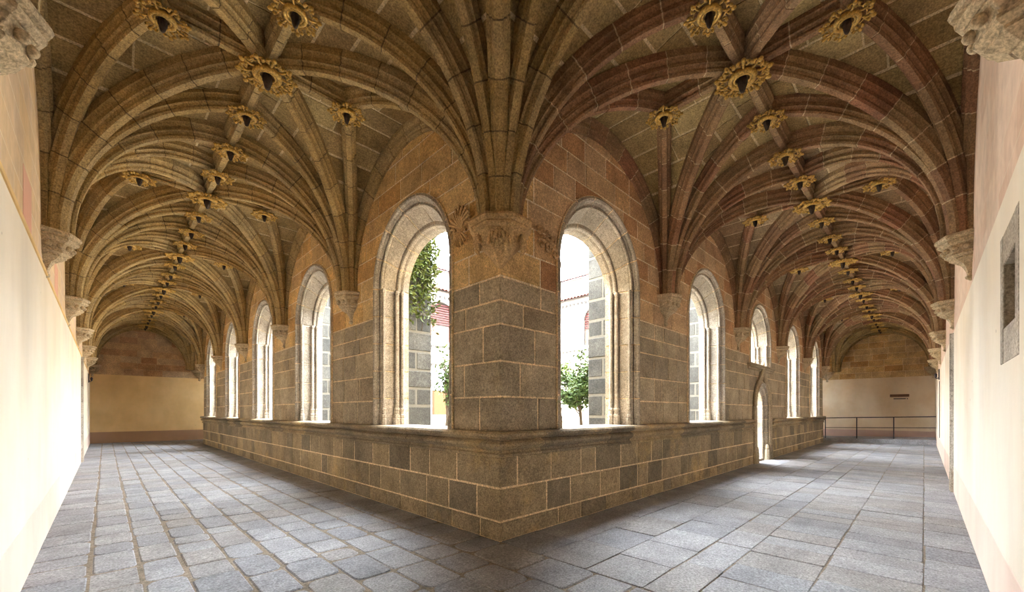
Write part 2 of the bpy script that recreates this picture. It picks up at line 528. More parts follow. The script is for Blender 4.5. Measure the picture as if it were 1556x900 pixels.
def wall_blocks(P, u0, u1, ops, parent, side, mats):
    B = BL if side == 0 else BR
    for z0, z1, proud in LOW + MID + UP:
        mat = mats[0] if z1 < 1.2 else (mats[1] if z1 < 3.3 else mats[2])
        grow = 0.05
        start = u0 + QUOIN[z0][side]
        zm = (z0 + z1) / 2
        live = sorted([o for o in ops if o.w(z0 + 0.01, grow) > 0 or o.w(z1 - 0.01, grow) > 0], key=lambda o: o.c)
        edges = [None] + live + [None]
        for A, Bo in zip(edges[:-1], edges[1:]):
            def Lf(z): return start if A is None else A.c + A.w(max(z, z0 + 0.011), grow)
            def Rf(z): return u1 if Bo is None else Bo.c - Bo.w(max(z, z0 + 0.011), grow)
            lo, hi = Lf(z1), Rf(z1)
            span = hi - lo
            if span < 0.05: continue
            big = 0.62 if z1 < 1.2 else (0.58 if z1 < 3.3 else 0.66)
            n = max(1, round(span / big))
            cuts = [lo + span * (k + (R.uniform(-0.26, 0.26) if 0 < k < n else 0)) / n for k in range(n + 1)]
            for a, b in zip(cuts[:-1], cuts[1:]):
                g = 0.011
                zz0, zz1 = z0 + g, z1 - g
                if z1 > 4.3:
                    # hidden above the vault
                    ok = False
                    for u in (a, (a + b) / 2, b):
                        k = ((u - u0) % B) / B * 2 - 1
                        if ZS + RISE * math.sqrt(max(0, 1 - k * k)) > z0: ok = True
                    if not ok: continue
                steps = 1 if (A is None or A.w(zz0, grow) == A.w(zz1, grow)) and (Bo is None or Bo.w(zz0, grow) == Bo.w(zz1, grow)) else 6
                rowsl, rowsr = [], []
                for k in range(steps + 1):
                    z = zz0 + (zz1 - zz0) * k / steps
                    l, r = max(a + g, Lf(z) + 0.004), min(b - g, Rf(z) - 0.004)
                    if r - l > 0.012:
                        rowsl.append((l, z)); rowsr.append((r, z))
                if len(rowsl) < 2: continue
                poly = rowsl[::-1] + rowsr
                # drop collinear points
                pts = []
                for i, p in enumerate(poly):
                    q, s_ = poly[i - 1], poly[(i + 1) % len(poly)]
                    cr = (p[0] - q[0]) * (s_[1] - p[1]) - (p[1] - q[1]) * (s_[0] - p[0])
                    if abs(cr) > 1e-5: pts.append(p)
                if len(pts) < 3: continue
                mb = MB()
                block_into(mb, pts, P, proud, bev=0.008 if z1 < 3.3 else 0.005, tint=R.random())
                mb.build('stone_block', mat, parent)

wall_l = tag(empty('wall_inner_left'), 'ochre and grey stone block window wall of the ochre vaulted gallery', 'wall', kind='structure')
wall_r = tag(empty('wall_inner_right'), 'reddish and grey stone block window wall of the red vaulted gallery', 'wall', kind='structure')
for P_, par, rng in ((P_left, wall_l, ((CY, LE),)), (P_right, wall_r, ((CX, DOOR_C - 0.8), (DOOR_C + 0.8, RE)))):
    mb = MB()
    for a, b in rng:
        mb.add([P_(a, 0, 0.029), P_(b, 0, 0.029), P_(b, 1.04, 0.029), P_(a, 1.04, 0.029)], [(0, 1, 2, 3)])
    mb.build('parapet_mortar', 'mortar', par, centre=False, fix=False)
wall_core(P_left, CY, LE, OPEN_L, 0.19, 'mortar_core', wall_l)
wall_core(P_right, CX, RE, OPEN_R_ALL, 0.19, 'mortar_core', wall_r)
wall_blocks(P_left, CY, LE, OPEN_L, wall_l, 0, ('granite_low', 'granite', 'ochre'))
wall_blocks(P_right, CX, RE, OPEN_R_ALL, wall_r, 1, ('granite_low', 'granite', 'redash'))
# quoins of the free corner: solid stones that show on both faces
quoin_par = tag(empty('wall_corner'), 'stone quoins of the projecting corner pier between the two galleries', 'wall', kind='structure')
for z0, z1, proud in LOW + MID + UP:
    if z0 >= 4.4: continue
    a, b = QUOIN[z0]
    p = proud - MO
    mb = MB()
    mb.cbox((CX - p, CY - p, z0 + 0.011), (CX + b - 0.011, CY + a - 0.011, z1 - 0.011), 0.010, 0, R.random())
    mb.build('quoin_stone', 'granite_low' if z1 < 1.2 else ('granite' if z1 < 3.3 else 'ochre'), quoin_par)
mb = MB(); mb.box((CX + MO + 0.002, CY + MO + 0.002, 1.0), (CX + 0.45, CY + 0.45, TOPZ)); mb.box((CX - 0.019, CY - 0.019, 0), (CX + 0.47, CY + 0.47, 1.04)); mb.build('mortar_core', 'mortar', quoin_par)
# far ends of the window walls
for par, lo, hi in ((wall_l, (CX, LE - 0.02, 0), (CX + TH, LE, TOPZ)), (wall_r, (RE - 0.02, CY, 0), (RE, CY + TH, TOPZ))):
    mb = MB(); mb.box(lo, hi); mb.build('wall_end', 'granite', par)

# ---------------------------------------------------------------- moulded string course along the parapet
CPROF = [(0.03, 1.03), (0.065, 1.035), (0.07, 1.065), (0.04, 1.085), (0.035, 1.115), (0.08, 1.135), (0.115, 1.17), (0.115, 1.20), (0.085, 1.225), (0.05, 1.235), (0.05, 1.25), (0.11, 1.262), (0.14, 1.29), (0.14, 1.32), (0.115, 1.345), (-0.06, 1.352)]
def cornice(P, u0, u1, parent, mitre_first, skip=None):
    u = u0
    first = True
    while u < u1 - 0.05:
        ln = R.uniform(0.7, 1.25)
        v = min(u1, u + ln)
        if u1 - v < 0.4: v = u1
        if skip and u < skip[0] < v: v = skip[0]
        if skip and skip[0] - 1e-6 <= u < skip[1]:
            u = skip[1]; continue
        mb = MB()
        t = R.random()
        rows = []
        jd = R.uniform(-0.004, 0.004)
        for k in range(2):
            row = []
            for p, z in CPROF:
                uu = (u + 0.004, v - 0.004)[k]
                if first and mitre_first and k == 0: uu = u0 - p
                row.append(P(uu, z, p + MO + jd if p > 0 else p))
            row.append(P((u, v)[k], 1.03, -0.06))
            rows += row
        n = len(CPROF) + 1
        mb.add(rows, [(i, (i + 1) % n, n + (i + 1) % n, n + i) for i in range(n)] + [tuple(range(n)), tuple(range(n, 2 * n))], 0, t)
        mb.build('cornice_stone', 'granite_low', parent)
        u = v; first = False
cornice(P_left, CY, LE + 0.1, wall_l, True)
cornice(P_right, CX, RE + 0.1, wall_r, True, skip=(DOOR_C - 1.0, DOOR_C + 1.0))

# ---------------------------------------------------------------- window surrounds
SPROF = [(0.055, 0.0, 0.055), (0.055, -0.035, 0.055), (0.02, -0.045, 0.02), (-0.005, -0.03, -0.005), (-0.015, 0.0, -0.015), (-0.035, 0.015, -0.035), (-0.045, 0.04, -0.045), (-0.035, 0.05, -0.035), (-0.06, 0.055, -0.06),
         (-0.085, 0.04, -0.085), (-0.10, 0.055, -0.10), (-0.10, 0.08, -0.105), (-0.08, 0.095, -0.09), (-0.09, 0.105, -0.10), (-0.125, 0.30, -0.26), (-0.11, 0.31, -0.25), (-0.11, 0.325, -0.25), (-0.15, 0.33, -0.30),
         (-0.165, 0.345, -0.32), (-0.17, 0.38, -0.33), (-0.155, 0.395, -0.33), (-0.17, 0.41, -0.34), (-0.185, 0.43, -0.35), (-0.19, TH + 0.02, -0.37), (-0.03, TH + 0.02, -0.03)]
def surround(P, op, parent, prof=SPROF, arch_n=7, course=None, far=False, mats='frame', joints=0.006):
    """stones of an arched opening, each a swept piece; core of mortar behind the joints"""
    prof = [(p + (p[0],))[:3] for p in prof]
    def at(s, dr, dz):
        # s: 0..1 left jamb up, 1..2 arch, 2..3 right jamb down
        r, ha = op.r + dr, op.ha + dz
        if s <= 1: return (op.c - r, op.z0 + (op.zsp - op.z0) * s)
        if s >= 2: return (op.c + r, op.zsp - (op.zsp - op.z0) * (s - 2))
        a = PI * (2 - s)
        cu, su = math.cos(a), math.sin(a)
        return (op.c + r * cu, op.zsp + ha * su)
    def sweep(mb, ss, ddr, mat, t, ends):
        n = len(prof)
        rows = []
        for i, s in enumerate(ss):
            e = 0.014 if (ends and i in (0, len(ss) - 1)) else 0.0
            for dr, d, dz in prof:
                u, z = at(s, dr + ddr + e, dz + ddr + e)
                rows.append(P(u, z, MO - d - (e * 0.8 if d < 0.05 else 0) - (0.008 if ddr > 0 else 0)))
        fs = []
        for i in range(len(ss) - 1):
            for k in range(n - 1):
                fs.append((i * n + k, i * n + k + 1, (i + 1) * n + k + 1, (i + 1) * n + k))
        mb.add(rows, fs, mat, t)
    jl = op.zsp - op.z0
    nj = max(2, round(jl / 0.46))
    cuts = [k / nj for k in range(nj)] + [1 + k / arch_n for k in range(arch_n)] + [2 + k / nj for k in range(nj + 1)]
    mb = MB()
    sweep(mb, [k / 2 for k in range(2)] + [1 + k / 24 for k in range(25)] + [3], 0.012, 0, 0.4, False)
    mb.build('joint_mortar', 'mortar', parent, fix=False)
    for a, b in zip(cuts[:-1], cuts[1:]):
        sc = jl if (b <= 1 or a >= 2) else PI * (op.r + op.ha) / 2
        g = joints / sc
        aa, bb = a + g, b - g
        e = 0.012 / sc
        n = 4 if 1 <= a < 2 else 1
        ss = [aa] + [aa + e + (bb - aa - 2 * e) * k / n for k in range(n + 1)] + [bb]
        mb = MB()
        sweep(mb, ss, 0.0, 0, R.random(), True)
        mb.build('arch_stone' if 1 <= a < 2 else 'jamb_stone', mats, parent, fix=False)

SHAFT_BASE = [(0.085, 0.0), (0.09, 0.12), (0.075, 0.14), (0.085, 0.16), (0.085, 0.19), (0.06, 0.21), (0.06, 0.27), (0.075, 0.29), (0.075, 0.31), (0.05, 0.33), (0.05, 0.40)]
def window(P, op, idx, label, sill=True, rich=True):
    w = tag(empty('window_%d' % idx), label, 'window', kind='structure')
    surround(P, op, w)
    # slender shafts with stepped bases inside the jambs
    for sg in (-1, 1):
        for dr, d, rad in ((-0.165, 0.315, 0.036), (-0.205, 0.405, 0.034), (-0.11, 0.085, 0.028)):
            u = op.c + sg * (op.r + dr)
            x, y, _ = P(u, 0, MO - d)
            k = rad / 0.05
            mb = MB()
            mb.tube([(x, y, op.z0 + 0.4), (x, y, op.zsp - 0.06)], rad, 8, tint=R.random())
            mb.lathe([(rad * 1.1, op.zsp - 0.08), (rad * 1.35, op.zsp - 0.06), (rad * 1.35, op.zsp - 0.03), (rad * 1.1, op.zsp)], 8, c=(x, y, 0))
            s = mb.build('colonnette', 'frame', w, smooth=False)
            mb = MB()
            mb.lathe([(r * k * 1.1, z * 0.98) for r, z in SHAFT_BASE], 8, c=(x, y, op.z0), tint=R.random())
            mb.build('base', 'frame', s)
    mb = MB()
    lo, hi = P(op.c - op.r - 0.02, op.z0 - 0.07, -TH - 0.08), P(op.c + op.r + 0.02, op.z0 + 0.012, 0.01)
    lo, hi = [min(a, b) for a, b in zip(lo, hi)], [max(a, b) for a, b in zip(lo, hi)]
    mb.cbox(lo, hi, 0.01, 0, R.random())
    mb.build('sill', 'frame', w)
    return w

for i, op in enumerate(OPEN_L):
    window(P_left, op, i + 1, 'round arched pale stone window, %s from the corner pier in the ochre gallery' % ORD[i])
for i, op in enumerate(OPEN_R):
    window(P_right, op, i + 6, ('short arched pale stone window above the ogee doorway' if i == 2 else
           'round arched pale stone window, %s from the corner pier in the red gallery' % ORD[i]))
# projecting sill under the short window over the doorway
mb = MB()
for pz, z0, z1 in ((0.12, 2.98, 3.04), (0.09, 2.93, 2.98), (0.05, 2.86, 2.93)):
    mb.cbox((OPEN_R[2].c - 1.35, CY - pz, z0), (OPEN_R[2].c + 1.35, CY + 0.1, z1), 0.012, 0, 0.3)
mb.build('string_course', 'granite', wall_r)

# ---------------------------------------------------------------- ogee doorway
door = tag(empty('door_1'), 'open ogee headed stone doorway to the courtyard in the red gallery', 'door', kind='structure')
DPROF = [(0.02, 0.0), (0.02, -0.05), (-0.02, -0.07), (-0.05, -0.04), (-0.06, 0.02), (-0.09, 0.03), (-0.12, 0.0), (-0.15, 0.03), (-0.16, 0.09), (-0.19, 0.10), (-0.22, 0.08), (-0.25, 0.11), (-0.235, 0.2), (-0.25, 0.4), (-0.25, TH + 0.02), (-0.05, TH + 0.02)]
surround(P_right, DOOR, door, prof=DPROF, arch_n=5)
def ogee_pts(grow):
    c = DOOR.c; r = DOOR.r + grow
    pts = [(c - r, 0.0), (c - r, 1.72)]
    arc = []
    for k in range(0, 9):
        t = k / 8
        a = t * math.radians(62)
        arc.append((-r * math.cos(a), 1.75 + (0.78 + grow) * math.sin(a)))
    x1, z1 = arc[-1]
    tip = 2.92 + grow * 1.6
    for k in range(1, 8):
        t = k / 7
        arc.append((x1 * (1 - t) ** 1.6, z1 + (tip - z1) * (t ** 1.15)))
    L = [(c + x, z) for x, z in arc]
    Rr = [(c - x, z) for x, z in arc[::-1]][1:]
    return pts + L + Rr + [(c + r, 1.72), (c + r, 0.0)]
for g, rad in ((0.06, 0.05), (0.14, 0.045), (-0.03, 0.035)):
    mb = MB()
    mb.tube([P_right(u, z, 0.055) for u, z in ogee_pts(g)], rad, 7, tint=R.random())
    mb.build('ogee_moulding', 'granite', door, smooth=False)
for sg in (-1, 1):
    for k, rad in ((0.07, 0.10), (-0.16, 0.07)):
        x = DOOR.c + sg * (DOOR.r + k)
        mb = MB()
        mb.lathe([(rad * 1.2, 0), (rad * 1.2, 0.3), (rad, 0.34), (rad * 1.1, 0.38), (rad * 0.9, 0.44), (rad * 0.7, 0.5)], 8, c=(x, CY - 0.02, 0), tint=R.random())
        mb.build('jamb_base', 'granite', door)
mb = MB()
mb.tube([(DOOR.c - 0.52, CY + 0.40, 1.30), (DOOR.c + 0.52, CY + 0.40, 1.30)], 0.05, 8)
tag(mb.build('barrier_bar', 'frame', None), 'pale horizontal bar across the ogee doorway', 'bar')
mb = MB()
mb.cbox((DOOR.c - 0.53, CY + 0.06, 0.0), (DOOR.c + 0.53, CY + TH, 0.06), 0.01, 0, 0.6)
mb.build('threshold', 'frame', door)

# ---------------------------------------------------------------- vaults
def sweep_rib(mb, pts, D, prof, scale, mat, tint, cap=True):
    """prof (s, n): s sideways, n away from the web"""
    S = Vector((D.y, -D.x, 0))
    n = len(prof)
    rows = []
    for p, T in pts:
        td = T.dot(D)
        N = D * T.z - Vector((0, 0, 1)) * td
        for s, q in prof:
            rows.append(p + S * (s * scale[0]) + N * (q * scale[1]))
    fs = []
    for i in range(len(pts) - 1):
        for k in range(n - 1):
            fs.append((i * n + k, i * n + k + 1, (i + 1) * n + k + 1, (i + 1) * n + k))
    if cap:
        fs.append(tuple(range(n))); fs.append(tuple(range((len(pts) - 1) * n, len(pts) * n)))
    mb.add(rows, fs, mat, tint)

HALF = [(0.12, -0.02), (0.12, 0.07), (0.105, 0.082), (0.083, 0.12), (0.080, 0.15), (0.092, 0.158), (0.092, 0.178), (0.066, 0.186), (0.052, 0.21), (0.056, 0.238), (0.040, 0.264)]
RPROF = HALF + [(-a, b) for a, b in HALF[::-1]]

class Bay:
    def __init__(s, x0, x1, y0, y1):
        s.cx, s.cy = (x0 + x1) / 2, (y0 + y1) / 2
        s.a, s.b = (x1 - x0) / 2, (y1 - y0) / 2
    def pt(s, u, v):
        m = min(1.0, abs(u), abs(v))
        return Vector((s.cx + u * s.a, s.cy + v * s.b, ZS + RISE * math.sqrt(max(0, 1 - m * m))))

def rib_path(bay, su, sv, tu, tv, N=48):
    """from corner (su, sv) to target (tu, tv) in bay coordinates"""
    out = []
    for k in range(N + 1):
        th = PI / 2 * k / N
        t = 1 - math.cos(th)
        p = Vector((bay.cx + (su + (tu - su) * t) * bay.a, bay.cy + (sv + (tv - sv) * t) * bay.b, ZS + RISE * math.sin(th)))
        out.append(p)
    return out

def resample(pts, n):
    L = [0]
    for a, b in zip(pts[:-1], pts[1:]): L.append(L[-1] + (b - a).length)
    out = []
    j = 0
    for k in range(n + 1):
        d = L[-1] * k / n
        while j < len(L) - 2 and L[j + 1] < d: j += 1
        f = (d - L[j]) / max(1e-9, L[j + 1] - L[j])
        out.append(pts[j].lerp(pts[j + 1], f))
    return out, L[-1]

def make_rib(name, pts, parent, mats, fine, scale=(1, 1), vlen=0.52):
    D = pts[-1] - pts[0]; D.z = 0; D.normalize()
    _, L = resample(pts, 4)
    nv = max(1, round(L / vlen))
    sub = 3 if fine else 2
    P, L = resample(pts, nv * sub * 4)
    def frame(i):
        a, b = P[max(0, i - 1)], P[min(len(P) - 1, i + 1)]
        return (P[i], (b - a).normalized())
    # joints: mortar core slightly inside the stones
    mb = MB()
    csc = (scale[0] * 0.955, scale[1] * 0.975)
    sweep_rib(mb, [frame(i) for i in range(0, len(P), 4)], D, RPROF, csc, 1 if not fine else 0, 0.4)
    if fine:
        rib = mb.build(name, mats[1], parent, fix=False)
    g = 0.008
    for v in range(nv):
        i0, i1 = v * sub * 4, (v + 1) * sub * 4
        fr = []
        for k in range(sub + 1):
            p, T = frame(i0 + (i1 - i0) * k // sub)
            if k == 0: p = p + T * g
            if k == sub: p = p - T * g
            fr.append((p, T))
        mv = MB() if fine else mb
        j = R.uniform(0.985, 1.015)
        sweep_rib(mv, fr, D, RPROF, (scale[0] * j, scale[1] * j), 0, R.random())
        if fine:
            mv.build('voussoir', mats[0], rib, fix=False)
    if not fine:
        rib = mb.build(name, list(mats), parent, fix=False)
    return rib

def bay_ribs(bay, parent, mats, fine, skip_trans=()):
    H = 0.5
    for su in (-1, 1):
        for sv in (-1, 1):
            make_rib('diagonal_rib', rib_path(bay, su, sv, 0, 0), parent, mats, fine)
            make_rib('tierceron_rib', rib_path(bay, su, sv, su * H, 0), parent, mats, fine, (0.9, 0.92))
            make_rib('tierceron_rib', rib_path(bay, su, sv, 0, sv * H), parent, mats, fine, (0.9, 0.92))
    c = bay.pt(0, 0)
    for tu, tv in ((H, 0), (-H, 0), (0, H), (0, -H)):
        make_rib('lierne_rib', [c, bay.pt(tu / 2, tv / 2), bay.pt(tu, tv)], parent, mats, fine, (0.9, 0.92), 0.6)

def half_arch(bay, su, sv, along_u, parent, mats, fine, name, scale=(1, 1), off=(0, 0)):
    pts = rib_path(bay, su, sv, 0 if along_u else su, sv if along_u else 0)
    pts = [p + Vector((off[0], off[1], 0)) for p in pts]
    make_rib(name, pts, parent, mats, fine, scale)

def web(bay, parent, mat, mort, single):
    """coursed stones of the four vault cells; single: each its own object"""
    core = MB(); allb = MB()
    nc = 9
    th = [PI / 2 * k / nc for k in range(nc + 1)]
    cs = [math.cos(t) for t in th]          # 1 .. 0
    def S(swap, q, r):                       # q along the cell, r across (height follows r)
        u, v = (q, r) if not swap else (r, q)
        x, y = bay.cx + u * bay.a, bay.cy + v * bay.b
        z = ZS + RISE * math.sqrt(max(0, 1 - r * r))
        return Vector((x, y, z))
    for swap in (False, True):
        half = bay.b if swap else bay.a
        for sq in (-1, 1):
            for sr in (-1, 1):
                for i in range(nc):
                    v1, v2 = cs[i], cs[i + 1]
                    for (a, b) in ((v1, v2), ):
                        # mortar surface, two facets a course
                        vm = math.cos((th[i] + th[i + 1]) / 2)
                        for r1, r2 in ((v1, vm), (vm, v2)):
                            core.add([S(swap, sq * r1, sr * r1), S(swap, sq * 1.0, sr * r1), S(swap, sq * 1.0, sr * r2), S(swap, sq * r2, sr * r2)], [(0, 1, 2, 3)])
                    q = v2
                    length = (1 - v2) * half
                    nb = max(1, round(length / 0.72))
                    cuts = [v2 + (1 - v2) * (k + (R.uniform(-0.22, 0.22) if 0 < k < nb else 0)) / nb for k in range(nb + 1)]
                    for k in range(nb):
                        q0, q1 = cuts[k], cuts[k + 1]
                        if q1 <= v1 + 0.02 and k < nb - 1:
                            cuts[k + 1] = q0; continue
                        g = 0.011 / half
                        gr = 0.008
                        r1, r2 = max(0, v1 - gr), v2 + gr
                        qa1 = max(q0 + g, v1 + g) if q0 < v1 else q0 + g
                        qa2 = max(q0 + g, v2 + g)
                        c4 = [(qa1, r1), (q1 - g, r1), (q1 - g, r2), (qa2, r2)]
                        if q1 - g - qa1 < 0.004: c4[0] = (q1 - g - 0.004, r1)
                        low, top = [], []
                        for qq, rr in c4:
                            p = S(swap, sq * qq, sr * rr)
                            nz = math.sqrt(max(0, 1 - rr * rr))
                            hr = rr
                            dirv = Vector((0, -sr, 0)) if not swap else Vector((-sr, 0, 0))
                            nrm = (dirv * hr - Vector((0, 0, 1)) * nz)
                            low.append(p + nrm * (0.008 + R.uniform(-0.003, 0.003)))
                            top.append(p - nrm * 0.02)
                        m = MB() if single else allb
                        m.add(low + top, [(0, 1, 2, 3), (0, 4, 5, 1), (1, 5, 6, 2), (2, 6, 7, 3), (3, 7, 4, 0)], 0, R.random())
                        if single:
                            m.build('vault_stone', mat, parent, fix=False)
    core.build('web_mortar', mort, parent, fix=False)
    if not single:
        tag(allb.build('vault_stones', mat, parent, fix=False), kind='stuff')

RO, RRd = ('rib_ochre', 'rib_joint'), ('rib_red', 'mortar_red')
ceil_c = tag(empty('ceiling_corner'), 'ochre ribbed star vault over the corner where the galleries meet', 'vault', kind='structure')
ceil_l = tag(empty('ceiling_left'), 'ochre ribbed star vault running over the long ochre gallery', 'vault', kind='structure')
ceil_r = tag(empty('ceiling_right'), 'red stone ribbed star vault running over the long red gallery', 'vault', kind='structure')

corner_bay = Bay(XO, CX, YO, CY)
web(corner_bay, ceil_c, 'web', 'mortar_vault', True)
bay_ribs(corner_bay, ceil_c, RO, True)
for s in (-1, 1):
    half_arch(corner_bay, -1, s, False, ceil_c, RO, False, 'wall_rib', (1, 0.9))
    half_arch(corner_bay, s, -1, True, ceil_c, RO, False, 'wall_rib', (1, 0.9))
# transverse arches between corner bay and galleries
for s in (-1, 1):
    half_arch(corner_bay, s, 1, True, ceil_c, RO, True, 'transverse_rib', (1.1, 1.05))
    half_arch(corner_bay, 1, s, False, ceil_c, RO, True, 'transverse_rib', (1.1, 1.05))

BAYS_L = [Bay(XO, CX, CY + BL * i, CY + BL * (i + 1)) for i in range(NB)] + [Bay(XO, CX, LE, LW)]
BAYS_R = [Bay(CX + BR * i, CX + BR * (i + 1), YO, CY) for i in range(NB)] + [Bay(RE, RW, YO, CY)]
for i, b in enumerate(BAYS_L):
    fine = i < 2
    web(b, ceil_l, 'web', 'mortar_vault', i < 1)
    bay_ribs(b, ceil_l, RO, fine)
    for s in (-1, 1):
        half_arch(b, -1, s, False, ceil_l, RO, fine and i == 0, 'wall_rib', (1, 0.9))
        half_arch(b, 1, s, False, ceil_l, RO, fine and i == 0, 'wall_rib', (1, 0.9))
        half_arch(b, s, 1, True, ceil_l, RO, fine, 'transverse_rib', (1.1, 1.05))
    make_rib('ridge_rib', [b.pt(0, 0.5), b.pt(0, 0.75), b.pt(0, 1)], ceil_l, RO, fine, (0.9, 0.92), 0.6)
    make_rib('ridge_rib', [b.pt(0, -0.5), b.pt(0, -0.75), b.pt(0, -1)], ceil_l, RO, fine, (0.9, 0.92), 0.6)
for i, b in enumerate(BAYS_R):
    fine = i < 2
    mats = RRd if i < 5 else RO
    web(b, ceil_r, 'web_red' if i else 'web', 'mortar_red' if i else 'mortar_vault', i < 1)
    bay_ribs(b, ceil_r, mats, fine)
    for s in (-1, 1):
        half_arch(b, s, -1, True, ceil_r, mats, fine and i == 0, 'wall_rib', (1, 0.9))
        half_arch(b, s, 1, True, ceil_r, mats, fine and i == 0, 'wall_rib', (1, 0.9))
        half_arch(b, 1, s, False, ceil_r, mats, fine, 'transverse_rib', (1.1, 1.05))
    make_rib('ridge_rib', [b.pt(0.5, 0), b.pt(0.75, 0), b.pt(1, 0)], ceil_r, mats, fine, (0.9, 0.92), 0.6)
    make_rib('ridge_rib', [b.pt(-0.5, 0), b.pt(-0.75, 0), b.pt(-1, 0)], ceil_r, mats, fine, (0.9, 0.92), 0.6)

# ---------------------------------------------------------------- bosses
def torus_into(mb, R0, r, n=20, m=7, z=0.0, flat=1.0, mat=0, tint=0.5):
    vs, fs = [], []
    for i in range(n):
        a = 2 * PI * i / n
        for k in range(m):
            b = 2 * PI * k / m
            rr = R0 + r * math.cos(b)
            vs.append((rr * math.cos(a), rr * math.sin(a), z + r * flat * math.sin(b)))
    for i in range(n):
        for k in range(m):
            fs.append((i * m + k, i * m + (k + 1) % m, ((i + 1) % n) * m + (k + 1) % m, ((i + 1) % n) * m + k))
    mb.add(vs, fs, mat, tint)

def boss_meshes(s):
    ring = MB()
    torus_into(ring, 0.115 * s, 0.026 * s, 20, 7, 0, 1.3)
    torus_into(ring, 0.078 * s, 0.014 * s, 20, 6, -0.008 * s)
    torus_into(ring, 0.185 * s, 0.008 * s, 20, 5, 0.012 * s)
    ring = ring.mesh('ring', 'gold', True)
    dish = MB()
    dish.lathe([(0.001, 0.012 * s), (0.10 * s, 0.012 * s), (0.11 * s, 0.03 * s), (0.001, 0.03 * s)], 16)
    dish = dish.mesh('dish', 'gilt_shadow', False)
    bud = MB()
    bud.lathe([(0.036 * s, 0.02 * s), (0.043 * s, -0.01 * s), (0.042 * s, -0.07 * s), (0.030 * s, -0.12 * s), (0.018 * s, -0.145 * s), (0.002, -0.15 * s)], 10)
    for k in range(6):
        a = 2 * PI * k / 6
        bud.blob((0.034 * s * math.cos(a), 0.034 * s * math.sin(a), -0.04 * s), (0.016 * s, 0.016 * s, 0.05 * s), n=6, m=4)
    bud = bud.mesh('bud', 'dark', True)
    leaf = MB()      # one scrolled crest leaf pointing along +x
    pts = []
    for k in range(8):
        t = k / 7
        pts.append(((0.135 + 0.11 * t) * s, 0.0, (0.012 - 0.02 * math.sin(t * PI)) * s))
    leaf.tube(pts, [0.012 * s] * 8, 6)
    for sg in (-1, 1):
        arc = []
        for k in range(8):
            a = -0.3 + 3.6 * k / 7
            arc.append(((0.215 + 0.028 * math.cos(a)) * s, sg * (0.03 + 0.028 * math.sin(a)) * s, 0.0))
        leaf.tube(arc, 0.010 * s, 5)
        leaf.blob((0.225 * s, sg * 0.05 * s, -0.006 * s), (0.024 * s, 0.022 * s, 0.022 * s), n=6, m=4)
    leaf.blob((0.258 * s, 0, -0.008 * s), (0.034 * s, 0.026 * s, 0.024 * s), n=6, m=4)
    leaf = leaf.mesh('crest_leaf', 'gold', True)
    return ring, dish, bud, leaf

BM_BIG, BM_SMALL = boss_meshes(1.18), boss_meshes(0.90)
def boss(p, big, label, group):
    ring, dish, bud, leaf = BM_BIG if big else BM_SMALL
    t = tag(empty('vault_boss', p), label, 'boss', group)
    rg = child('ring', ring, t)
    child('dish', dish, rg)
    child('bud', bud, t)
    n = 10 if big else 8
    for k in range(n):
        child('crest_leaf', leaf, t, rot=(0, 0, 2 * PI * (k + 0.5) / n))
    return t
ZB = ZS + RISE - 0.318
for gal, bays in (('ochre', BAYS_L), ('red', BAYS_R)):
    gname = 'gilded bosses of the %s vault' % gal
    for i, b in enumerate(bays):
        left = gal == 'ochre'
        bn = ORD[i] + ' bay'
        def q(along, across):
            return b.pt(across, along) if left else b.pt(along, across)
        def put(along, across, big, text):
            p = q(along, across)
            boss((p.x, p.y, ZB + (0.0 if big else (-0.004 if along == 1 else 0.026))), big, text, gname)
        put(0, 0, True, 'large gilded boss at the centre of the %s vault, %s from the pier' % (gal, bn))
        put(-0.5, 0, False, 'gilded ridge boss before the centre of the %s vault, %s from the pier' % (gal, bn))
        put(0.5, 0, False, 'gilded ridge boss beyond the centre of the %s vault, %s from the pier' % (gal, bn))
        put(0, 0.5, False, 'gilded boss on the window side of the %s vault, %s from the pier' % (gal, bn))
        put(0, -0.5, False, 'gilded boss on the plaster wall side of the %s vault, %s from the pier' % (gal, bn))
        if i < 5:
            put(1, 0, False, 'gilded boss on the cross arch closing the %s of the %s vault' % (bn, gal))

# ---------------------------------------------------------------- corbels and corner capital
def corbel_meshes():
    n = 4
    a0, a1 = -PI / 2, PI / 2
    ab = MB(); ab.lathe([(0.0, 0.0), (0.335, 0.0), (0.345, -0.03), (0.335, -0.055), (0.305, -0.065), (0.32, -0.085), (0.315, -0.11), (0.285, -0.13), (0.0, -0.13)], n, a0, a1)
    bell = MB(); bell.lathe([(0.0, -0.125), (0.275, -0.125), (0.245, -0.20), (0.225, -0.235), (0.0, -0.235)], n, a0, a1)
    low = MB(); low.lathe([(0.0, -0.23), (0.245, -0.23), (0.25, -0.255), (0.225, -0.275), (0.205, -0.285), (0.205, -0.305), (0.165, -0.33), (0.12, -0.36), (0.0, -0.36)], n, a0, a1)
    pen = MB(); pen.lathe([(0.0, -0.35), (0.115, -0.35), (0.075, -0.41), (0.05, -0.47), (0.042, -0.51), (0.062, -0.53), (0.055, -0.555), (0.02, -0.58), (0.0, -0.58)], n, a0, a1)
    ball = MB(); ball.blob((0, 0, 0), (0.036, 0.036, 0.036), n=8, m=6)
    return [m.mesh(nm, 'carved', sm) for m, nm, sm in ((ab, 'abacus', False), (bell, 'bell', False), (low, 'lower_moulding', False), (pen, 'pendant', False), (ball, 'bead', True))]
CM = corbel_meshes()
def corbel(p, rz, label, group):
    t = tag(empty('wall_corbel', p, rz), label, 'corbel', group)
    made = [child(me.name.split('.')[0], me, t) for me in CM[:4]]
    for k in range(7):
        a = -PI / 2 + PI * (k + 0.5) / 7
        child('bead', CM[4], made[1], (0.255 * math.cos(a), 0.255 * math.sin(a), -0.182))
    return t
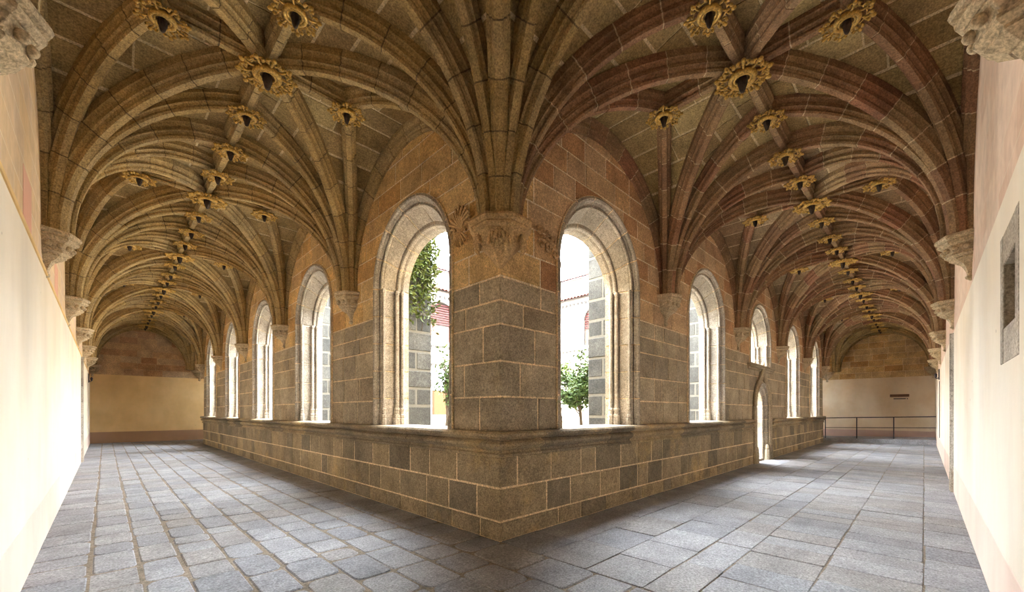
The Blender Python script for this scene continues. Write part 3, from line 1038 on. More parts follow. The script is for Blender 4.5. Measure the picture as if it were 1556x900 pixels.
for i in range(NB):
    y = CY + BL * (i + 1); x = CX + BR * (i + 1)
    last = i == NB - 1
    corbel((CX - 0.001, y, ZS), PI, 'carved stone corbel on the window wall, %s along the ochre gallery' % ORD[i], 'corbels of the ochre gallery')
    corbel((x, CY - 0.001, ZS), -PI / 2, 'carved stone corbel on the window wall, %s along the red gallery' % ORD[i], 'corbels of the red gallery')
for i in range(NB + 1):
    y = CY + BL * i; x = CX + BR * i
    corbel((XO + 0.001, y, ZS), 0, 'carved stone corbel on the plaster wall, %s along the ochre gallery' % ORD[i], 'corbels of the ochre gallery')
    corbel((x, YO + 0.001, ZS), PI / 2, 'carved stone corbel on the plaster wall, %s along the red gallery' % ORD[i], 'corbels of the red gallery')
corbel((XO + 0.1, LW - 0.1, ZS), -PI / 4, 'carved corbel in the corner of the yellow end wall', 'corbels of the ochre gallery')
corbel((CX + 0.35, LW - 0.001, ZS), -PI / 2, 'carved corbel on the yellow end wall beside the window wall', 'corbels of the ochre gallery')
corbel((RW - 0.001, CY + 0.35, ZS), PI, 'carved corbel on the peach end wall beside the window wall', 'corbels of the red gallery')
corbel((RW - 0.1, YO + 0.1, ZS), 3 * PI / 4, 'carved corbel in the corner of the peach end wall', 'corbels of the red gallery')

cap = tag(empty('corner_capital', (CX, CY, ZS)), 'octagonal carved capital under the ribs of the projecting corner pier', 'capital')
def octa(name, prof, mat='ochre'):
    mb = MB()
    mb.lathe(prof, 8, PI / 8, PI / 8 + 2 * PI)
    return child(name, mb.mesh(name, mat, False), cap)
octa('abacus', [(0.40, 0.0), (0.415, -0.03), (0.405, -0.055), (0.365, -0.075), (0.38, -0.095), (0.37, -0.12), (0.335, -0.14)])
octa('bell', [(0.335, -0.135), (0.315, -0.18), (0.26, -0.26), (0.18, -0.34), (0.10, -0.43), (0.03, -0.52)], 'ochre')
for k in range(3):
    for j, aa in enumerate((-0.35, 0.0, 0.35)):
        ang = PI + PI / 4 + (k - 1) * PI / 2 * 0.9 + aa * 0.8
        mb = MB()
        for s_ in (-1, 0, 1):
            rot = Matrix.Rotation(0.35 * s_, 3, 'X')
            mb.blob((0.012, s_ * 0.045, -0.03 * abs(s_)), (0.034, 0.026, 0.075), n=6, m=4, rot=rot)
        mb.tube([(0.0, 0, -0.03), (0.02, 0, -0.09), (-0.01, 0, -0.16)], [0.026, 0.032, 0.008], 6)
        zz = -0.20 - 0.04 * ((j + k) % 2)
        rr = 0.31 + (zz + 0.18) * 0.45
        child('carved_leaf', mb.mesh('carved_leaf', 'ochre', True), cap, (rr * 0.93 * math.cos(ang), rr * 0.93 * math.sin(ang), zz), (0, 0, ang))

# carved shell and scrolls beside the capital
shell = MB()
def fan(mb, cu, cz, up, P, n, spread, length, r0):
    for k in range(n):
        a = -spread + 2 * spread * k / (n - 1)
        p0 = P(cu, cz, 0.05)
        L = length * (1 - 0.15 * abs(a))
        p1 = P(cu + math.sin(a) * L * 0.5, cz + up * math.cos(a) * L * 0.5, 0.10)
        p2 = P(cu + math.sin(a) * L, cz + up * math.cos(a) * L, 0.085)
        mb.tube([p0, p1, p2], [r0 * 0.5, r0, r0 * 1.25], 6)
fan(shell, 4.40, 4.06, 1, P_left, 9, 1.15, 0.29, 0.017)
fan(shell, 4.40, 4.02, -1, P_left, 7, 0.9, 0.22, 0.016)
for sg in (-1, 1):
    pts = []
    for k in range(12):
        a = k / 11 * 4.2
        r = 0.085 * (1 - k / 16)
        pts.append(P_left(4.40 + sg * (0.15 + r * math.cos(a)), 4.02 + r * math.sin(a), 0.075))
    shell.tube(pts, 0.022, 6)
tag(shell.build('carved_shell', 'ochre', wall_l), 'carved scallop shell relief')
scr = MB()
for (u, z, r, ph, sg) in ((4.12, 4.02, 0.075, 0.0, 1), (4.27, 3.98, 0.07, 2.0, -1), (4.40, 3.94, 0.07, 1.0, 1), (4.14, 3.85, 0.07, 3.0, -1), (4.28, 3.82, 0.075, 0.5, 1), (4.42, 3.78, 0.08, 2.5, -1), (4.33, 3.90, 0.045, 4.0, 1), (4.20, 3.92, 0.04, 1.4, 1)):
    pts = []
    for k in range(14):
        a = ph + sg * k / 13 * 6.4
        rr = r * (1 - k / 18)
        pts.append(P_right(u + rr * math.cos(a), z + rr * math.sin(a), 0.06))
    scr.tube(pts, 0.02, 6)
tag(scr.build('carved_scrolls', 'redash', wall_r), 'carved curling scroll relief')

# ---------------------------------------------------------------- outer plaster walls
def plaster_wall(name, label, P, u0, u1, zl, mats, hole=None):
    w = tag(empty(name), label, 'wall', kind='structure')
    mb = MB()
    def q(ua, ub, za, zb, d):
        mb.add([P(ua, za, d), P(ub, za, d), P(ub, zb, d), P(ua, zb, d)], [(0, 1, 2, 3)])
    mb.add([P(u0, zl - 0.05, 0), P(u1, zl - 0.05, 0), P(u1, TOPZ, 0), P(u0, TOPZ, 0)], [(0, 1, 2, 3)])
    mb.build('upper_plaster', mats[0], w, centre=False, fix=False)
    mb = MB()
    if hole:
        ha, hb, za, zb = hole
        q(u0, ha, 0, zl, 0.025); q(hb, u1, 0, zl, 0.025); q(ha, hb, 0, za, 0.025); q(ha, hb, zb, zl, 0.025)
    else:
        q(u0, u1, 0, zl, 0.025)
    mb.add([P(u0, zl, 0.025), P(u1, zl, 0.025), P(u1, zl + 0.012, 0.0), P(u0, zl + 0.012, 0.0)], [(0, 1, 2, 3)])
    mb.build('lower_plaster', mats[1], w, centre=False, fix=False)
    mb = MB()
    mb.add([P(u0, 0, 0.029), P(u1, 0, 0.029), P(u1, 0.53, 0.029), P(u0, 0.53, 0.029), P(u0, 0.535, 0.025), P(u1, 0.535, 0.025)], [(0, 1, 2, 3), (3, 2, 5, 4)])
    mb.build('painted_dado', mats[2], w, centre=False, fix=False)
    # light-tight masonry behind
    mb = MB()
    d = -0.5
    mb.add([P(u0 - 0.5, -0.2, d), P(u1 + 0.5, -0.2, d), P(u1 + 0.5, TOPZ, d), P(u0 - 0.5, TOPZ, d)], [(0, 1, 2, 3)])
    mb.build('masonry_core', 'mortar', w, centre=False, fix=False)
    return w
P_ol = lambda u, w, d: (XO + d, u, w)
P_or = lambda u, w, d: (u, YO + d, w)
P_el = lambda u, w, d: (u, LW - d, w)
P_er = lambda u, w, d: (RW - d, u, w)
NICHE = (3.98, 4.84, 1.95, 2.90)
w_ol = plaster_wall('wall_left', 'bright cream plaster wall with a ledge and pink dado in the ochre gallery', P_ol, YO, LW, 3.33, ('old_l', 'plaster', 'dado'))
w_or = plaster_wall('wall_right', 'pale cream plaster wall with a stone niche in the red gallery', P_or, XO, RW, 3.17, ('old_r', 'plaster_r', 'dado'), NICHE)
# ledge strip on the left wall
mb = MB()
mb.cbox((XO, YO, 3.325), (XO + 0.045, LW, 3.352), 0.008, 0, 0.5)
mb.build('ledge', 'plaster_end', w_ol)
for (u0, u1, z0, z1) in ((6.12, 6.74, 3.40, 3.98), (9.6, 10.2, 3.38, 3.95)):
    mb = MB(); mb.box((XO, u0, z0), (XO + 0.003, u1, z1)); mb.build('painted_block', 'salmon', w_ol)
# niche with stone jambs
nic = tag(empty('window_11'), 'walled up stone niche sunk in the pale plaster wall', 'niche', kind='structure')
u0, u1, z0, z1 = NICHE
yf = YO + 0.028
def nbox(a, b, c_, d_, y0, y1, nm, mt, t):
    m_ = MB(); m_.cbox((a, y0, c_), (b, y1, d_), 0.006, 0, t); m_.build(nm, mt, nic)
nbox(u0, u0 + 0.14, z0, z1, yf - 0.3, yf, 'jamb_stone', 'frame', 0.3)
nbox(u1 - 0.14, u1, z0, z1, yf - 0.3, yf, 'jamb_stone', 'frame', 0.1)
nbox(u0 + 0.14, u1 - 0.14, z1 - 0.22, z1, yf - 0.3, yf - 0.002, 'lintel_stone', 'frame', 0.2)
nbox(u0 + 0.14, u1 - 0.14, z0, z0 + 0.26, yf - 0.3, yf - 0.004, 'sill_stone', 'frame', 0.9)
for i in range(2):
    for k in range(2):
        nbox(u0 + 0.14 + 0.29 * i, u0 + 0.425 + 0.29 * i, z0 + 0.26 + 0.245 * k, z0 + 0.50 + 0.245 * k, yf - 0.3, yf - 0.12, 'infill_stone', 'granite', R.random())
# worn stone jamb strips of blocked doorways
def jamb_strip(P, u, label, nm, top):
    t = tag(empty(nm), label, 'jamb', kind='structure')
    zc = [0, 0.42, 0.9, 1.4, 1.9, 2.4, top]
    for a, b in zip(zc[:-1], zc[1:]):
        mb = MB()
        wd, pr = (0.12, 0.085) if a == 0 else (0.08, 0.055)
        block_into(mb, [(u - wd, a + 0.004), (u + wd, a + 0.004), (u + wd, b - 0.004), (u - wd, b - 0.004)], P, pr, bev=0.03, back=-0.02)
        mb.build('jamb_stone', 'frame', t)
    mb = MB()
    mb.tube([P(u + 0.06, 0.4, 0.05), P(u + 0.06, top, 0.05)], 0.03, 8, tint=0.2)
    mb.build('shaft', 'frame', t)
jamb_strip(P_or, 11.9, 'worn grey stone door jamb on the pale plaster wall', 'trim_1', 3.15)
jamb_strip(P_ol, 18.6, 'worn grey stone door jamb on the bright cream wall', 'trim_2', 3.3)

# end walls
def end_wall(name, label, P, u0, u1, zl, mats, tones):
    w = tag(empty(name), label, 'wall', kind='structure')
    mb = MB()
    mb.add([P(u0, -0.15, 0), P(u1, -0.15, 0), P(u1, zl, 0), P(u0, zl, 0)], [(0, 1, 2, 3)])
    mb.add([P(u0 - 0.6, -0.2, -0.25), P(u1, -0.2, -0.25), P(u1, TOPZ + 0.1, -0.25), P(u0 - 0.6, TOPZ + 0.1, -0.25)], [(0, 1, 2, 3)])
    mb.add([P(u0, zl, 0), P(u1, zl, 0), P(u1, zl, -0.1), P(u0, zl, -0.1)], [(0, 1, 2, 3)])
    mb.build('plaster_field', mats[0], w, centre=False, fix=False)
    mb = MB()
    mb.add([P(u0, 0, 0.004), P(u1, 0, 0.004), P(u1, 0.55, 0.004), P(u0, 0.55, 0.004)], [(0, 1, 2, 3)])
    mb.build('painted_dado', mats[1], w, centre=False, fix=False)
    mb = MB()
    mb.add([P(u0, zl - 0.1, -0.02), P(u1, zl - 0.1, -0.02), P(u1, TOPZ, -0.02), P(u0, TOPZ, -0.02)], [(0, 1, 2, 3)])
    mb.build('mortar_core', mats[3], w, centre=False, fix=False)
    z = zl
    k = 0
    while z < 6.1:
        u = u0 - R.uniform(0, 0.4)
        while u < u1:
            ln = R.uniform(0.6, 0.85)
            a, b = max(u, u0) + 0.008, min(u + ln, u1) - 0.008
            if b - a > 0.05 and a < 4.6:
                mb = MB()
                block_into(mb, [(a, z + 0.008), (b, z + 0.008), (b, z + 0.32), (a, z + 0.32)], P, -0.012, bev=0.005, back=0.05, tint=R.random(), jit=0.001)
                mb.build('stone_block', mats[2], w)
            u += ln
        z += 0.33
    return w
end_wall('wall_end_left', 'yellow plaster end wall with brown stone lunette beyond the ochre gallery', P_el, XO, 9.0, 3.44, ('plaster_end', 'dado_end', 'redash', 'redash'), None)
end_wall('wall_end_right', 'peach plaster end wall with pale jointed stone lunette beyond the red gallery', P_er, YO, 9.0, 3.42, ('plaster_end_r', 'dado_end_r', 'ochre', 'mortar'), None)

# closing pieces of the far wings
mb = MB(); mb.box((9.0, LE - 0.8, 0), (9.3, LW + 0.3, TOPZ)); tag(mb.build('wall_far_left', 'plaster_end'), 'plaster wall closing the dark wing behind the yellow end wall', 'wall', kind='structure')
mb = MB(); mb.box((RE - 0.8, 9.0, 0), (RW + 0.3, 9.3, TOPZ)); tag(mb.build('wall_far_right', 'plaster_end_r'), 'plaster wall closing the lit wing beside the peach end wall', 'wall', kind='structure')
# arch against the end walls
for s in (-1, 1):
    pass

# unseen roof deck over the vaults, added to block the sky
mb = MB()
mb.box((XO - 0.6, YO - 0.6, TOPZ), (CX + TH + 0.15, LW + 0.6, TOPZ + 0.25))
mb.box((CX + TH + 0.15, YO - 0.6, TOPZ), (RW + 0.6, CY + TH + 0.15, TOPZ + 0.25))
mb.box((CX + TH + 0.15, LE - TH, TOPZ), (10, LW + 0.6, TOPZ + 0.25))
mb.box((RE - TH, CY + TH + 0.15, TOPZ), (RW + 0.6, 10, TOPZ + 0.25))
tag(mb.build('roof', 'roofing', centre=False), 'unseen roof slab added above the stone vaults to block the sky', 'roof', kind='structure')
mb = MB()
mb.box((CX, LE, ZS + RISE), (9.0, LW, ZS + RISE + 0.05)); mb.box((RE, CY, ZS + RISE), (RW, 9.0, ZS + RISE + 0.05))
tag(mb.build('ceiling_far', 'web', centre=False), 'plain stone ceiling of the far wings', 'vault', kind='structure')

# ---------------------------------------------------------------- floor
floor = tag(empty('floor'), 'worn grey stone slab paving of the cloister galleries', 'floor', kind='structure')
mb = MB()
mb.box((XO - 0.6, YO - 0.6, -0.2), (CX + 0.05, LW + 0.1, -0.007))
mb.box((CX + 0.05, YO - 0.6, -0.2), (RW + 0.1, CY + 0.05, -0.007))
mb.box((CX + 0.05, LE, -0.2), (9, LW + 0.1, -0.007)); mb.box((RE, CY + 0.05, -0.2), (RW + 0.1, 9, -0.007))
mb.box((DOOR_C - 0.55, CY, -0.2), (DOOR_C + 0.55, CY + TH + 0.2, -0.007))
mb.build('sand_bed', 'bed', floor, centre=False)
slabs = []
LX = [XO, -0.11, 0.25, 0.58, 0.95, 1.30, 1.68, 2.06, 2.46, 2.90, CX]
for a, b in zip(LX[:-1], LX[1:]):
    y = YO + R.uniform(-0.3, 0)
    while y < LW:
        ln = R.uniform(0.36, 0.74)
        slabs.append((a + (R.uniform(-0.010, 0.012) if a > XO else 0), b - (R.uniform(-0.004, 0.012) if b < CX else 0), max(YO, y), min(LW, y + ln), 0)); y += ln
RY = [(YO, 0.0, 0.5), (0.0, 0.72, 0.42), (0.72, 1.41, 0.42), (1.41, 1.80, 0.75), (1.80, 2.42, 0.6), (2.42, 3.02, 0.7), (3.02, CY, 0.75)]
for a, b, l0 in RY:
    x = CX + R.uniform(-0.0, 0.01)
    while x < RW:
        ln = l0 * R.uniform(0.75, 1.3)
        slabs.append((x, min(RW, x + ln), a, b, 1)); x += ln
def px_area(s):
    pts = []
    for x, y in ((s[0], s[2]), (s[1], s[2]), (s[1], s[3]), (s[0], s[3])):
        d = (x + y) / math.sqrt(2); c = (x - y) / math.sqrt(2)
        if d < 0.3: return 0
        pts.append((PPX + c / d * FPX, HORIZON + CAM_Z / d * FPX))
    if min(p[1] for p in pts) > 900 or max(p[0] for p in pts) < 0 or min(p[0] for p in pts) > 1556: return 0
    return abs(sum(pts[i][0] * pts[(i + 1) % 4][1] - pts[(i + 1) % 4][0] * pts[i][1] for i in range(4))) / 2
slabs.sort(key=px_area, reverse=True)
P_fl = lambda u, w, d: (u, w, d)
rest = MB()
for i, (x0, x1, y0, y1, g) in enumerate(slabs):
    if x1 - x0 < 0.04 or y1 - y0 < 0.04: continue
    gp = R.uniform(0.005, 0.013) if g == 0 else R.uniform(0.003, 0.007)
    near = i < 300
    cr = R.uniform(0.03, 0.10) if g == 0 else R.uniform(0.008, 0.03)
    if near:
        poly = []
        for (cx_, cy_, sx, sy) in ((x0 + gp, y0 + gp, 1, 1), (x1 - gp, y0 + gp, -1, 1), (x1 - gp, y1 - gp, -1, -1), (x0 + gp, y1 - gp, 1, -1)):
            c1 = cr * R.uniform(0.5, 1.3)
            trio = [(cx_, cy_ + sy * c1), (cx_ + sx * c1 * 0.3, cy_ + sy * c1 * 0.3), (cx_ + sx * c1, cy_)]
            if sx * sy < 0: trio = trio[::-1]
            poly += trio
        poly = [(u + R.uniform(-0.004, 0.004), w + R.uniform(-0.007, 0.007)) for u, w in poly]
        mb = MB()
        tl = R.uniform(-0.004, 0.004)
        block_into(mb, poly, lambda u, w, d: (u, w, d + (tl * (w - y0) if d > -0.005 else 0)), R.uniform(-0.002, 0.004), bev=0.012 if g == 0 else 0.006, back=0.05, tint=R.random(), jit=0.001)
        mb.build('paving_slab', 'slab', floor)
    else:
        block_into(rest, [(x0 + gp, y0 + gp), (x1 - gp, y0 + gp), (x1 - gp, y1 - gp), (x0 + gp, y1 - gp)], P_fl, 0.0, bev=0.01, back=0.05, tint=R.random(), jit=0.001)
for (x0, x1, y0, y1) in ((CX, 9, LE, LW), (RE, RW, CY, 9)):
    x = x0
    while x < x1:
        y = y0
        while y < y1:
            block_into(rest, [(x + 0.006, y + 0.006), (x + 0.64, y + 0.006), (x + 0.64, y + 0.52), (x + 0.006, y + 0.52)], P_fl, 0.0, bev=0.008, back=0.05, jit=0.001)
            y += 0.525
        x += 0.645
tag(rest.build('paving', 'slab', floor, centre=False, fix=False), kind='stuff')

# ---------------------------------------------------------------- far end of the red gallery: ramp, railing, sign, lamps
ramp = MB()
ramp.add([(RE + 1.2, YO + 0.03, 0.005), (RW - 0.01, YO + 0.03, 0.005), (RW - 0.01, 8.9, 0.005), (RE + 1.2, 8.9, 0.005),
          (RE + 1.2, YO + 0.03, 0.26), (RW - 0.01, YO + 0.03, 0.26), (RW - 0.01, 8.9, 0.03), (RE + 1.2, 8.9, 0.03)],
         [(0, 3, 2, 1), (4, 5, 6, 7), (0, 1, 5, 4), (1, 2, 6, 5), (2, 3, 7, 6), (3, 0, 4, 7)])
tag(ramp.build('stone_ramp', 'slab'), 'grey stone ramp rising along the peach end wall', 'ramp')
rail = tag(empty('iron_railing', (RE + 1.35, 0, 0)), 'dark iron handrail on posts along the ramp by the peach end wall', 'railing')
rail['_w'] = (RE + 1.35, 0, 0)
def rz(y): return 0.26 - 0.23 * (y - YO) / (8.9 - YO)
ys = [-0.38, 1.05, 2.45, 3.75]
for y in ys[1:]:
    mb = MB(); mb.tube([(RE + 1.35, y, rz(y)), (RE + 1.35, y, rz(y) + 1.08)], 0.022, 8); mb.build('post', 'iron', rail)
for h, rr in ((1.08, 0.022), (0.56, 0.016)):
    mb = MB(); mb.tube([(RE + 1.35, -0.40, rz(-0.4) + h), (RE + 1.35, ys[-1], rz(ys[-1]) + h)], rr, 8); mb.build('handrail' if h > 1 else 'middle_bar', 'iron', rail)

sg = tag(empty('wall_sign', (RW, 1.0, 2.4)), 'small dark brown wooden sign on the peach end wall', 'sign')
mb = MB(); mb.cbox((RW - 0.05, 0.55, 2.36), (RW - 0.002, 1.3, 2.50), 0.01)
sg['_w'] = (RW, 1.0, 2.4); mb.build('board', 'wood', sg)
mb = MB(); mb.cbox((RW - 0.03, 0.68, 2.24), (RW - 0.002, 1.16, 2.29), 0.006); mb.build('lower_strip', 'iron', sg)
mb = MB(); mb.cbox((RW - 0.028, 0.60, 2.23), (RW - 0.002, 0.64, 2.29), 0.006); mb.build('bracket', 'iron', sg)

def wall_lamp(P, u, z, label):
    x, y, _ = P(u, z, 0.026)
    t = tag(empty('wall_lamp', (x, y, z)), label, 'lamp'); t['_w'] = (x, y, z)
    mb = MB()
    block_into(mb, [(u - 0.05, z - 0.18), (u + 0.05, z - 0.18), (u + 0.05, z + 0.22), (u - 0.05, z + 0.22)], P, 0.06, bev=0.01, back=-0.027)
    mb.build('back_plate', 'iron', t)
    mb = MB(); mb.tube([P(u, z - 0.1, 0.05), P(u, z - 0.14, 0.10), P(u, z - 0.1, 0.13)], 0.018, 7); mb.build('bracket_arm', 'iron', t)
    mb = MB(); x, y, _ = P(u, 0, 0.13)
    mb.lathe([(0.02, z - 0.1), (0.035, z - 0.08), (0.045, z + 0.02), (0.02, z + 0.06), (0.008, z + 0.07)], 10, c=(x, y, 0)); mb.build('lamp_shade', 'iron', t)
wall_lamp(P_ol, 26.2, 3.05, 'small black wall lamp near the yellow end wall')
wall_lamp(P_or, 22.0, 2.95, 'small black wall lamp near the peach end wall')
mb = MB(); mb.tube([P_or(22.0, 2.72, 0.034), P_or(22.0, 0.6, 0.034)], 0.008, 6)
tag(mb.build('cable', 'iron'), 'thin dark cable running down below the wall lamp', 'cable')

# ---------------------------------------------------------------- courtyard
GX0, GY0, GX1, GY1 = CX + TH, CY + TH, RE - TH, LE - TH
mb = MB(); mb.box((CX + 0.3, CY + 0.3, -0.35), (RE, LE, -0.08)); tag(mb.build('ground', 'court_ground'), 'pale gravel ground of the courtyard', 'ground', kind='structure')

def buttress(x0, x1, y0, y1, top, label, blocks, Pn, face):
    t = tag(empty('buttress', ((x0 + x1) / 2, (y0 + y1) / 2, -0.08)), label, 'buttress', 'courtyard buttresses'); t['_w'] = ((x0 + x1) / 2, (y0 + y1) / 2, -0.08)
    mb = MB(); mb.box((x0 + 0.015, y0 + 0.015, -0.08), (x1 - 0.015, y1 - 0.015, top - 0.02)); mb.build('mortar_core', 'buttress_mortar', t)
    z = -0.08; k = 0
    while z < top - 0.1:
        h = min(R.uniform(0.36, 0.5), top - z)
        if top - z - h < 0.15: h = top - z
        if face == 'x':      # long along x
            cut = x0 + (x1 - x0) * (0.42 if k % 2 else 0.62)
            rects = [(x0, cut, y0, y1), (cut, x1, y0, y1)]
        else:
            cut = y0 + (y1 - y0) * (0.42 if k % 2 else 0.62)
            rects = [(x0, x1, y0, cut), (x0, x1, cut, y1)]
        for a, b, c_, d_ in rects:
            e = R.uniform(0.0, 0.012)
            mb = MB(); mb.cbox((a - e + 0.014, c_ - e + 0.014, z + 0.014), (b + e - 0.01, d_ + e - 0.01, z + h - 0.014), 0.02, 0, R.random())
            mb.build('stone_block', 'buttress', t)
        z += h; k += 1
    return t
for i in range(4):
    y = CY + BL * (i + 1)
    buttress(GX0 + 0.05, GX0 + 1.05, y - 0.42, y + 0.42, 5.4, 'grey stone buttress outside the ochre gallery, %s from the corner' % ORD[i], True, None, 'x')
    x = CX + BR * (i + 1)
    buttress(x - 0.42, x + 0.42, GY0 + 0.05, GY0 + 1.05, 5.4, 'grey stone buttress outside the red gallery, %s from the corner' % ORD[i], True, None, 'y')

def leaves(mb, pts, size, mat=0):
    for p in pts:
        d = Vector((R.uniform(-1, 1), R.uniform(-1, 1), R.uniform(-0.7, 0.7))).normalized()
        s = d.cross(Vector((R.uniform(-1, 1), R.uniform(-1, 1), R.uniform(-1, 1)))).normalized()
        n = d.cross(s)
        L = size * R.uniform(0.7, 1.3); w = L * 0.22
        mb.add([p, p + d * L * 0.5 + s * w + n * w * 0.3, p + d * L, p + d * L * 0.5 - s * w + n * w * 0.3], [(0, 1, 2), (0, 2, 3)], mat)
def tree(base, trunk_h, crown_r, crown_c, nleaf, size, label, name='laurel_tree'):
    t = tag(empty(name, base), label, 'tree'); t['_w'] = tuple(base)
    b = Vector(base); c = Vector(crown_c)
    mb = MB(); mb.tube([b, b.lerp(c, 0.5) + Vector((0.04, -0.03, 0)), c], [0.07, 0.05, 0.025], 8); mb.build('trunk', 'bark', t)
    pts = []
    for k in range(26):
        d = Vector((R.gauss(0, 1), R.gauss(0, 1), R.gauss(0, 0.9))).normalized()
        tip = c + Vector((d.x * crown_r[0], d.y * crown_r[1], d.z * crown_r[2])) * R.uniform(0.7, 1.05)
        s = b.lerp(c, R.uniform(0.6, 1.0))
        mid = s.lerp(tip, 0.5) + Vector((0, 0, 0.08))
        mb = MB(); mb.tube([s, mid, tip], [0.018, 0.012, 0.005], 5); mb.build('branch', 'bark', t)
        for j in range(nleaf // 26):
            f = R.uniform(0.25, 1.0)
            q = s.lerp(mid, f * 2) if f < 0.5 else mid.lerp(tip, f * 2 - 1)
            pts.append(q + Vector((R.gauss(0, 0.07), R.gauss(0, 0.07), R.gauss(0, 0.07))))
    mb = MB(); leaves(mb, pts, size); tag(mb.build('foliage', 'leaf', t, fix=False), kind='stuff')
tree((9.0, 6.5, -0.08), 1.5, (0.85, 0.85, 0.85), (9.1, 6.65, 2.45), 4200, 0.12, 'leafy green laurel tree outside the nearest window of the red gallery')
tree((6.6, 9.4, -0.08), 1.5, (0.45, 0.45, 0.95), (6.85, 9.5, 2.75), 800, 0.13, 'sparse green laurel tree outside the nearest window of the ochre gallery')
# ivy on the first buttress of the ochre gallery
t = tag(empty('ivy', (GX0 + 0.5, CY + BL - 0.45, -0.08)), 'green ivy hanging over the buttress beside the nearest ochre gallery window', 'ivy', kind='stuff'); t['_w'] = (GX0 + 0.5, CY + BL - 0.45, -0.08)
pts = []
for k in range(1500):
    z = R.triangular(3.3, 5.6, 5.0)
    pts.append(Vector((GX0 + R.uniform(0.2, 1.1), CY + BL - 0.46 - R.uniform(0.0, 0.14), z)))
for k in range(500):
    pts.append(Vector((GX0 + 1.07 + R.uniform(0.0, 0.14), CY + BL + R.uniform(-0.45, 0.45), R.triangular(2.6, 5.6, 5.2))))
mb = MB(); leaves(mb, pts, 0.11); mb.build('foliage', 'ivy', t, fix=False)
mb = MB()
for k in range(0, 5, 2):
    x = GX0 + 0.1 + 0.17 * k
    mb.tube([(x, CY + BL - 0.45, 3.3), (x + 0.05, CY + BL - 0.455, 4.0), (x - 0.03, CY + BL - 0.455, 4.8)], 0.012, 5)
mb.build('stem', 'bark', t)

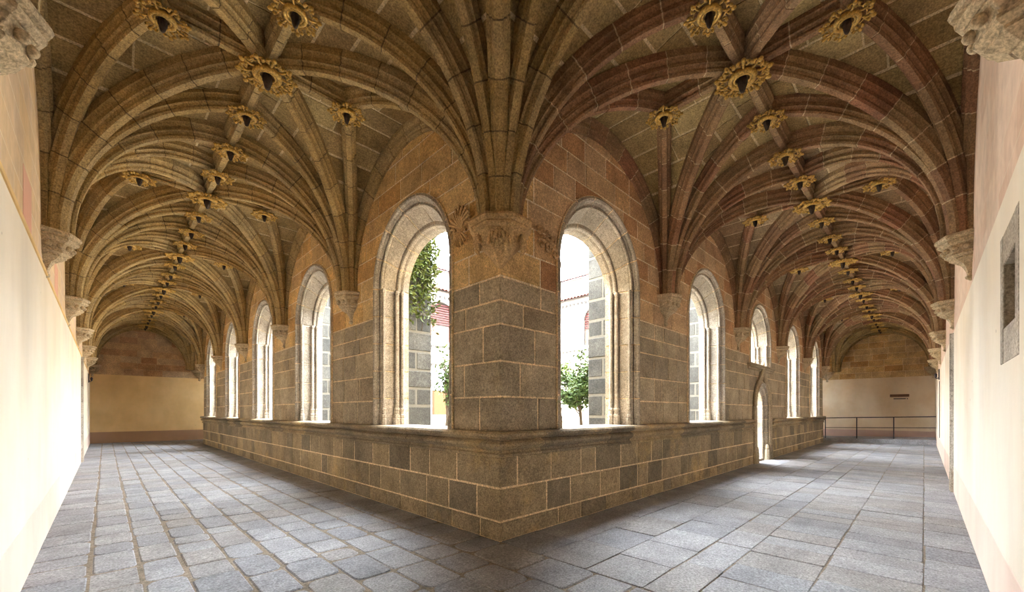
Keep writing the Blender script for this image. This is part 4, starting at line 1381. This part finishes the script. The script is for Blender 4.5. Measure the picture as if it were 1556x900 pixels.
# ---------------------------------------------------------------- opposite courtyard wings
def wing(P, u0, u1, name, label, nb):
    """P(u, z, d): d out towards the court"""
    w = tag(empty(name), label, 'building')
    def bx(a, b, z0, z1, d0, d1, nm, mt, par=w, t=None):
        lo, hi = P(a, z0, d0), P(b, z1, d1)
        lo, hi = [min(p, q) for p, q in zip(lo, hi)], [max(p, q) for p, q in zip(lo, hi)]
        m_ = MB(); m_.box(lo, hi, 0, R.random() if t is None else t)
        return m_.build(nm, mt, par)
    EAVE = 10.2
    B = (u1 - u0) / nb
    # lower wall with tall arched openings, upper wall with arched louvred openings
    ops_lo = [Opening(u0 + B * (i + 0.5), 0.85, SILL, WSP, 0.9) for i in range(nb)]
    ops_hi = [Opening(u0 + B * (i + 0.5), 1.25, 6.55, 8.45, 1.0) for i in range(nb)]
    m_ = MB()
    bs = {u0, u1}
    for o in ops_lo + ops_hi:
        for k in range(-8, 9): bs.add(o.c + o.r * math.sin(PI / 2 * k / 8))
    bs = sorted(bs)
    for a, b in zip(bs[:-1], bs[1:]):
        if b - a < 1e-6: continue
        mid = (a + b) / 2
        za = zb = -0.1
        for o in sorted([o for o in ops_lo + ops_hi if abs(mid - o.c) < o.r], key=lambda o: o.z0):
            m_.add([P(a, za, 0), P(b, zb, 0), P(b, o.z0, 0), P(a, o.z0, 0)], [(0, 1, 2, 3)])
            za, zb = o.zt(a), o.zt(b)
        m_.add([P(a, za, 0), P(b, zb, 0), P(b, EAVE, 0), P(a, EAVE, 0)], [(0, 1, 2, 3)])
    m_.build('wall', 'court_wall', w, centre=False, fix=False)
    bx(u0, u1, 5.6, EAVE, -3.2, -3.0, 'inner_wall', 'court_wall')
    bx(u0, u1, 6.3, 6.5, -3.2, -0.02, 'upper_floor', 'court_wall')
    for i, o in enumerate(ops_lo):
        f = bx(o.c - o.r, o.c + o.r, SILL - 0.08, SILL, -0.5, 0.08, 'window_sill', 'court_wall')
        for s in (-1, 1):
            bx(o.c + s * (o.r + 0.02) - 0.08, o.c + s * (o.r + 0.02) + 0.08, SILL, WSP, -0.8, 0.06, 'jamb', 'court_wall')
        if i % 2 == 0:
            bx(o.c - o.r, o.c + o.r, SILL, 3.1, -0.35, -0.3, 'shutter', 'orange')
    for i, o in enumerate(ops_hi):
        bx(o.c - o.r, o.c + o.r, 6.55, 7.75, -0.25, -0.2, 'parapet_panel', 'pinkpanel')
        for k in range(9):
            z = 7.85 + 0.17 * k
            hw = o.w(z, 0)
            if hw > 0.2:
                bx(o.c - hw, o.c + hw, z, z + 0.09, -0.28, -0.18, 'louver_slat', 'louver')
        for k in range(14):
            pass
        m_ = MB(); pts = []
        for k in range(15):
            a = PI * k / 14
            pts.append(P(o.c - (o.r + 0.1) * math.cos(a), o.zsp + (o.ha + 0.1) * math.sin(a), 0.03))
        m_.tube(pts, 0.07, 6); m_.build('arch_moulding', 'court_wall', w)
    for z in (4.95, 6.25, EAVE - 0.35):
        bx(u0, u1, z, z + 0.16, 0, 0.16, 'string_course', 'court_wall')
        m_ = MB(); u = u0
        while u < u1:
            lo, hi = P(u, z - 0.16, 0), P(u + 0.16, z, 0.12)
            m_.box([min(p, q) for p, q in zip(lo, hi)], [max(p, q) for p, q in zip(lo, hi)]); u += 0.36
        tag(m_.build('dentils', 'court_stone', w), kind='stuff')
    # tiled roof, then a taller block with its own roof behind
    def roof(ua, ub, z0, z1, d0, d1, nm):
        m_ = MB()
        n = int((ub - ua) / 0.3)
        for k in range(n):
            a = ua + (ub - ua) * k / n; b = ua + (ub - ua) * (k + 1) / n
            mid = (a + b) / 2; t = R.random()
            p = [P(a, z0, d0), P(mid, z0 + 0.1, d0), P(b, z0, d0), P(b, z1, d1), P(mid, z1 + 0.1, d1), P(a, z1, d1)]
            m_.add(p, [(0, 1, 4, 5), (1, 2, 3, 4)], 0, t)
        m_.add([P(ua, z0 - 0.02, d0), P(ub, z0 - 0.02, d0), P(ub, z1 - 0.02, d1), P(ua, z1 - 0.02, d1)], [(0, 1, 2, 3)])
        return m_.build(nm, 'tile', w, fix=False)
    roof(u0, u1 - 0.6, EAVE - 0.05, EAVE + 1.0, 0.5, -2.2, 'roof')
    bx(u0, u1, EAVE - 4, 12.6, -6.2, -2.2, 'upper_block', 'court_wall')
    roof(u0, u1, 12.5, 14.2, -1.7, -6.2, 'upper_roof')
    return w
wing(lambda u, z, d: (u, LE - TH - d, z), GX0 + 0.0, GX1 - 0.62, 'courtyard_wing', 'white courtyard wing with red roofs seen through the nearest ochre gallery window', 4)
wing(lambda u, z, d: (RE - TH - d, u, z), GY0 + 0.0, GY1, 'courtyard_wing', 'white courtyard wing with red roofs and louvres seen through the nearest red gallery window', 4)

for o in bpy.data.objects:
    if '_w' in o: del o['_w']
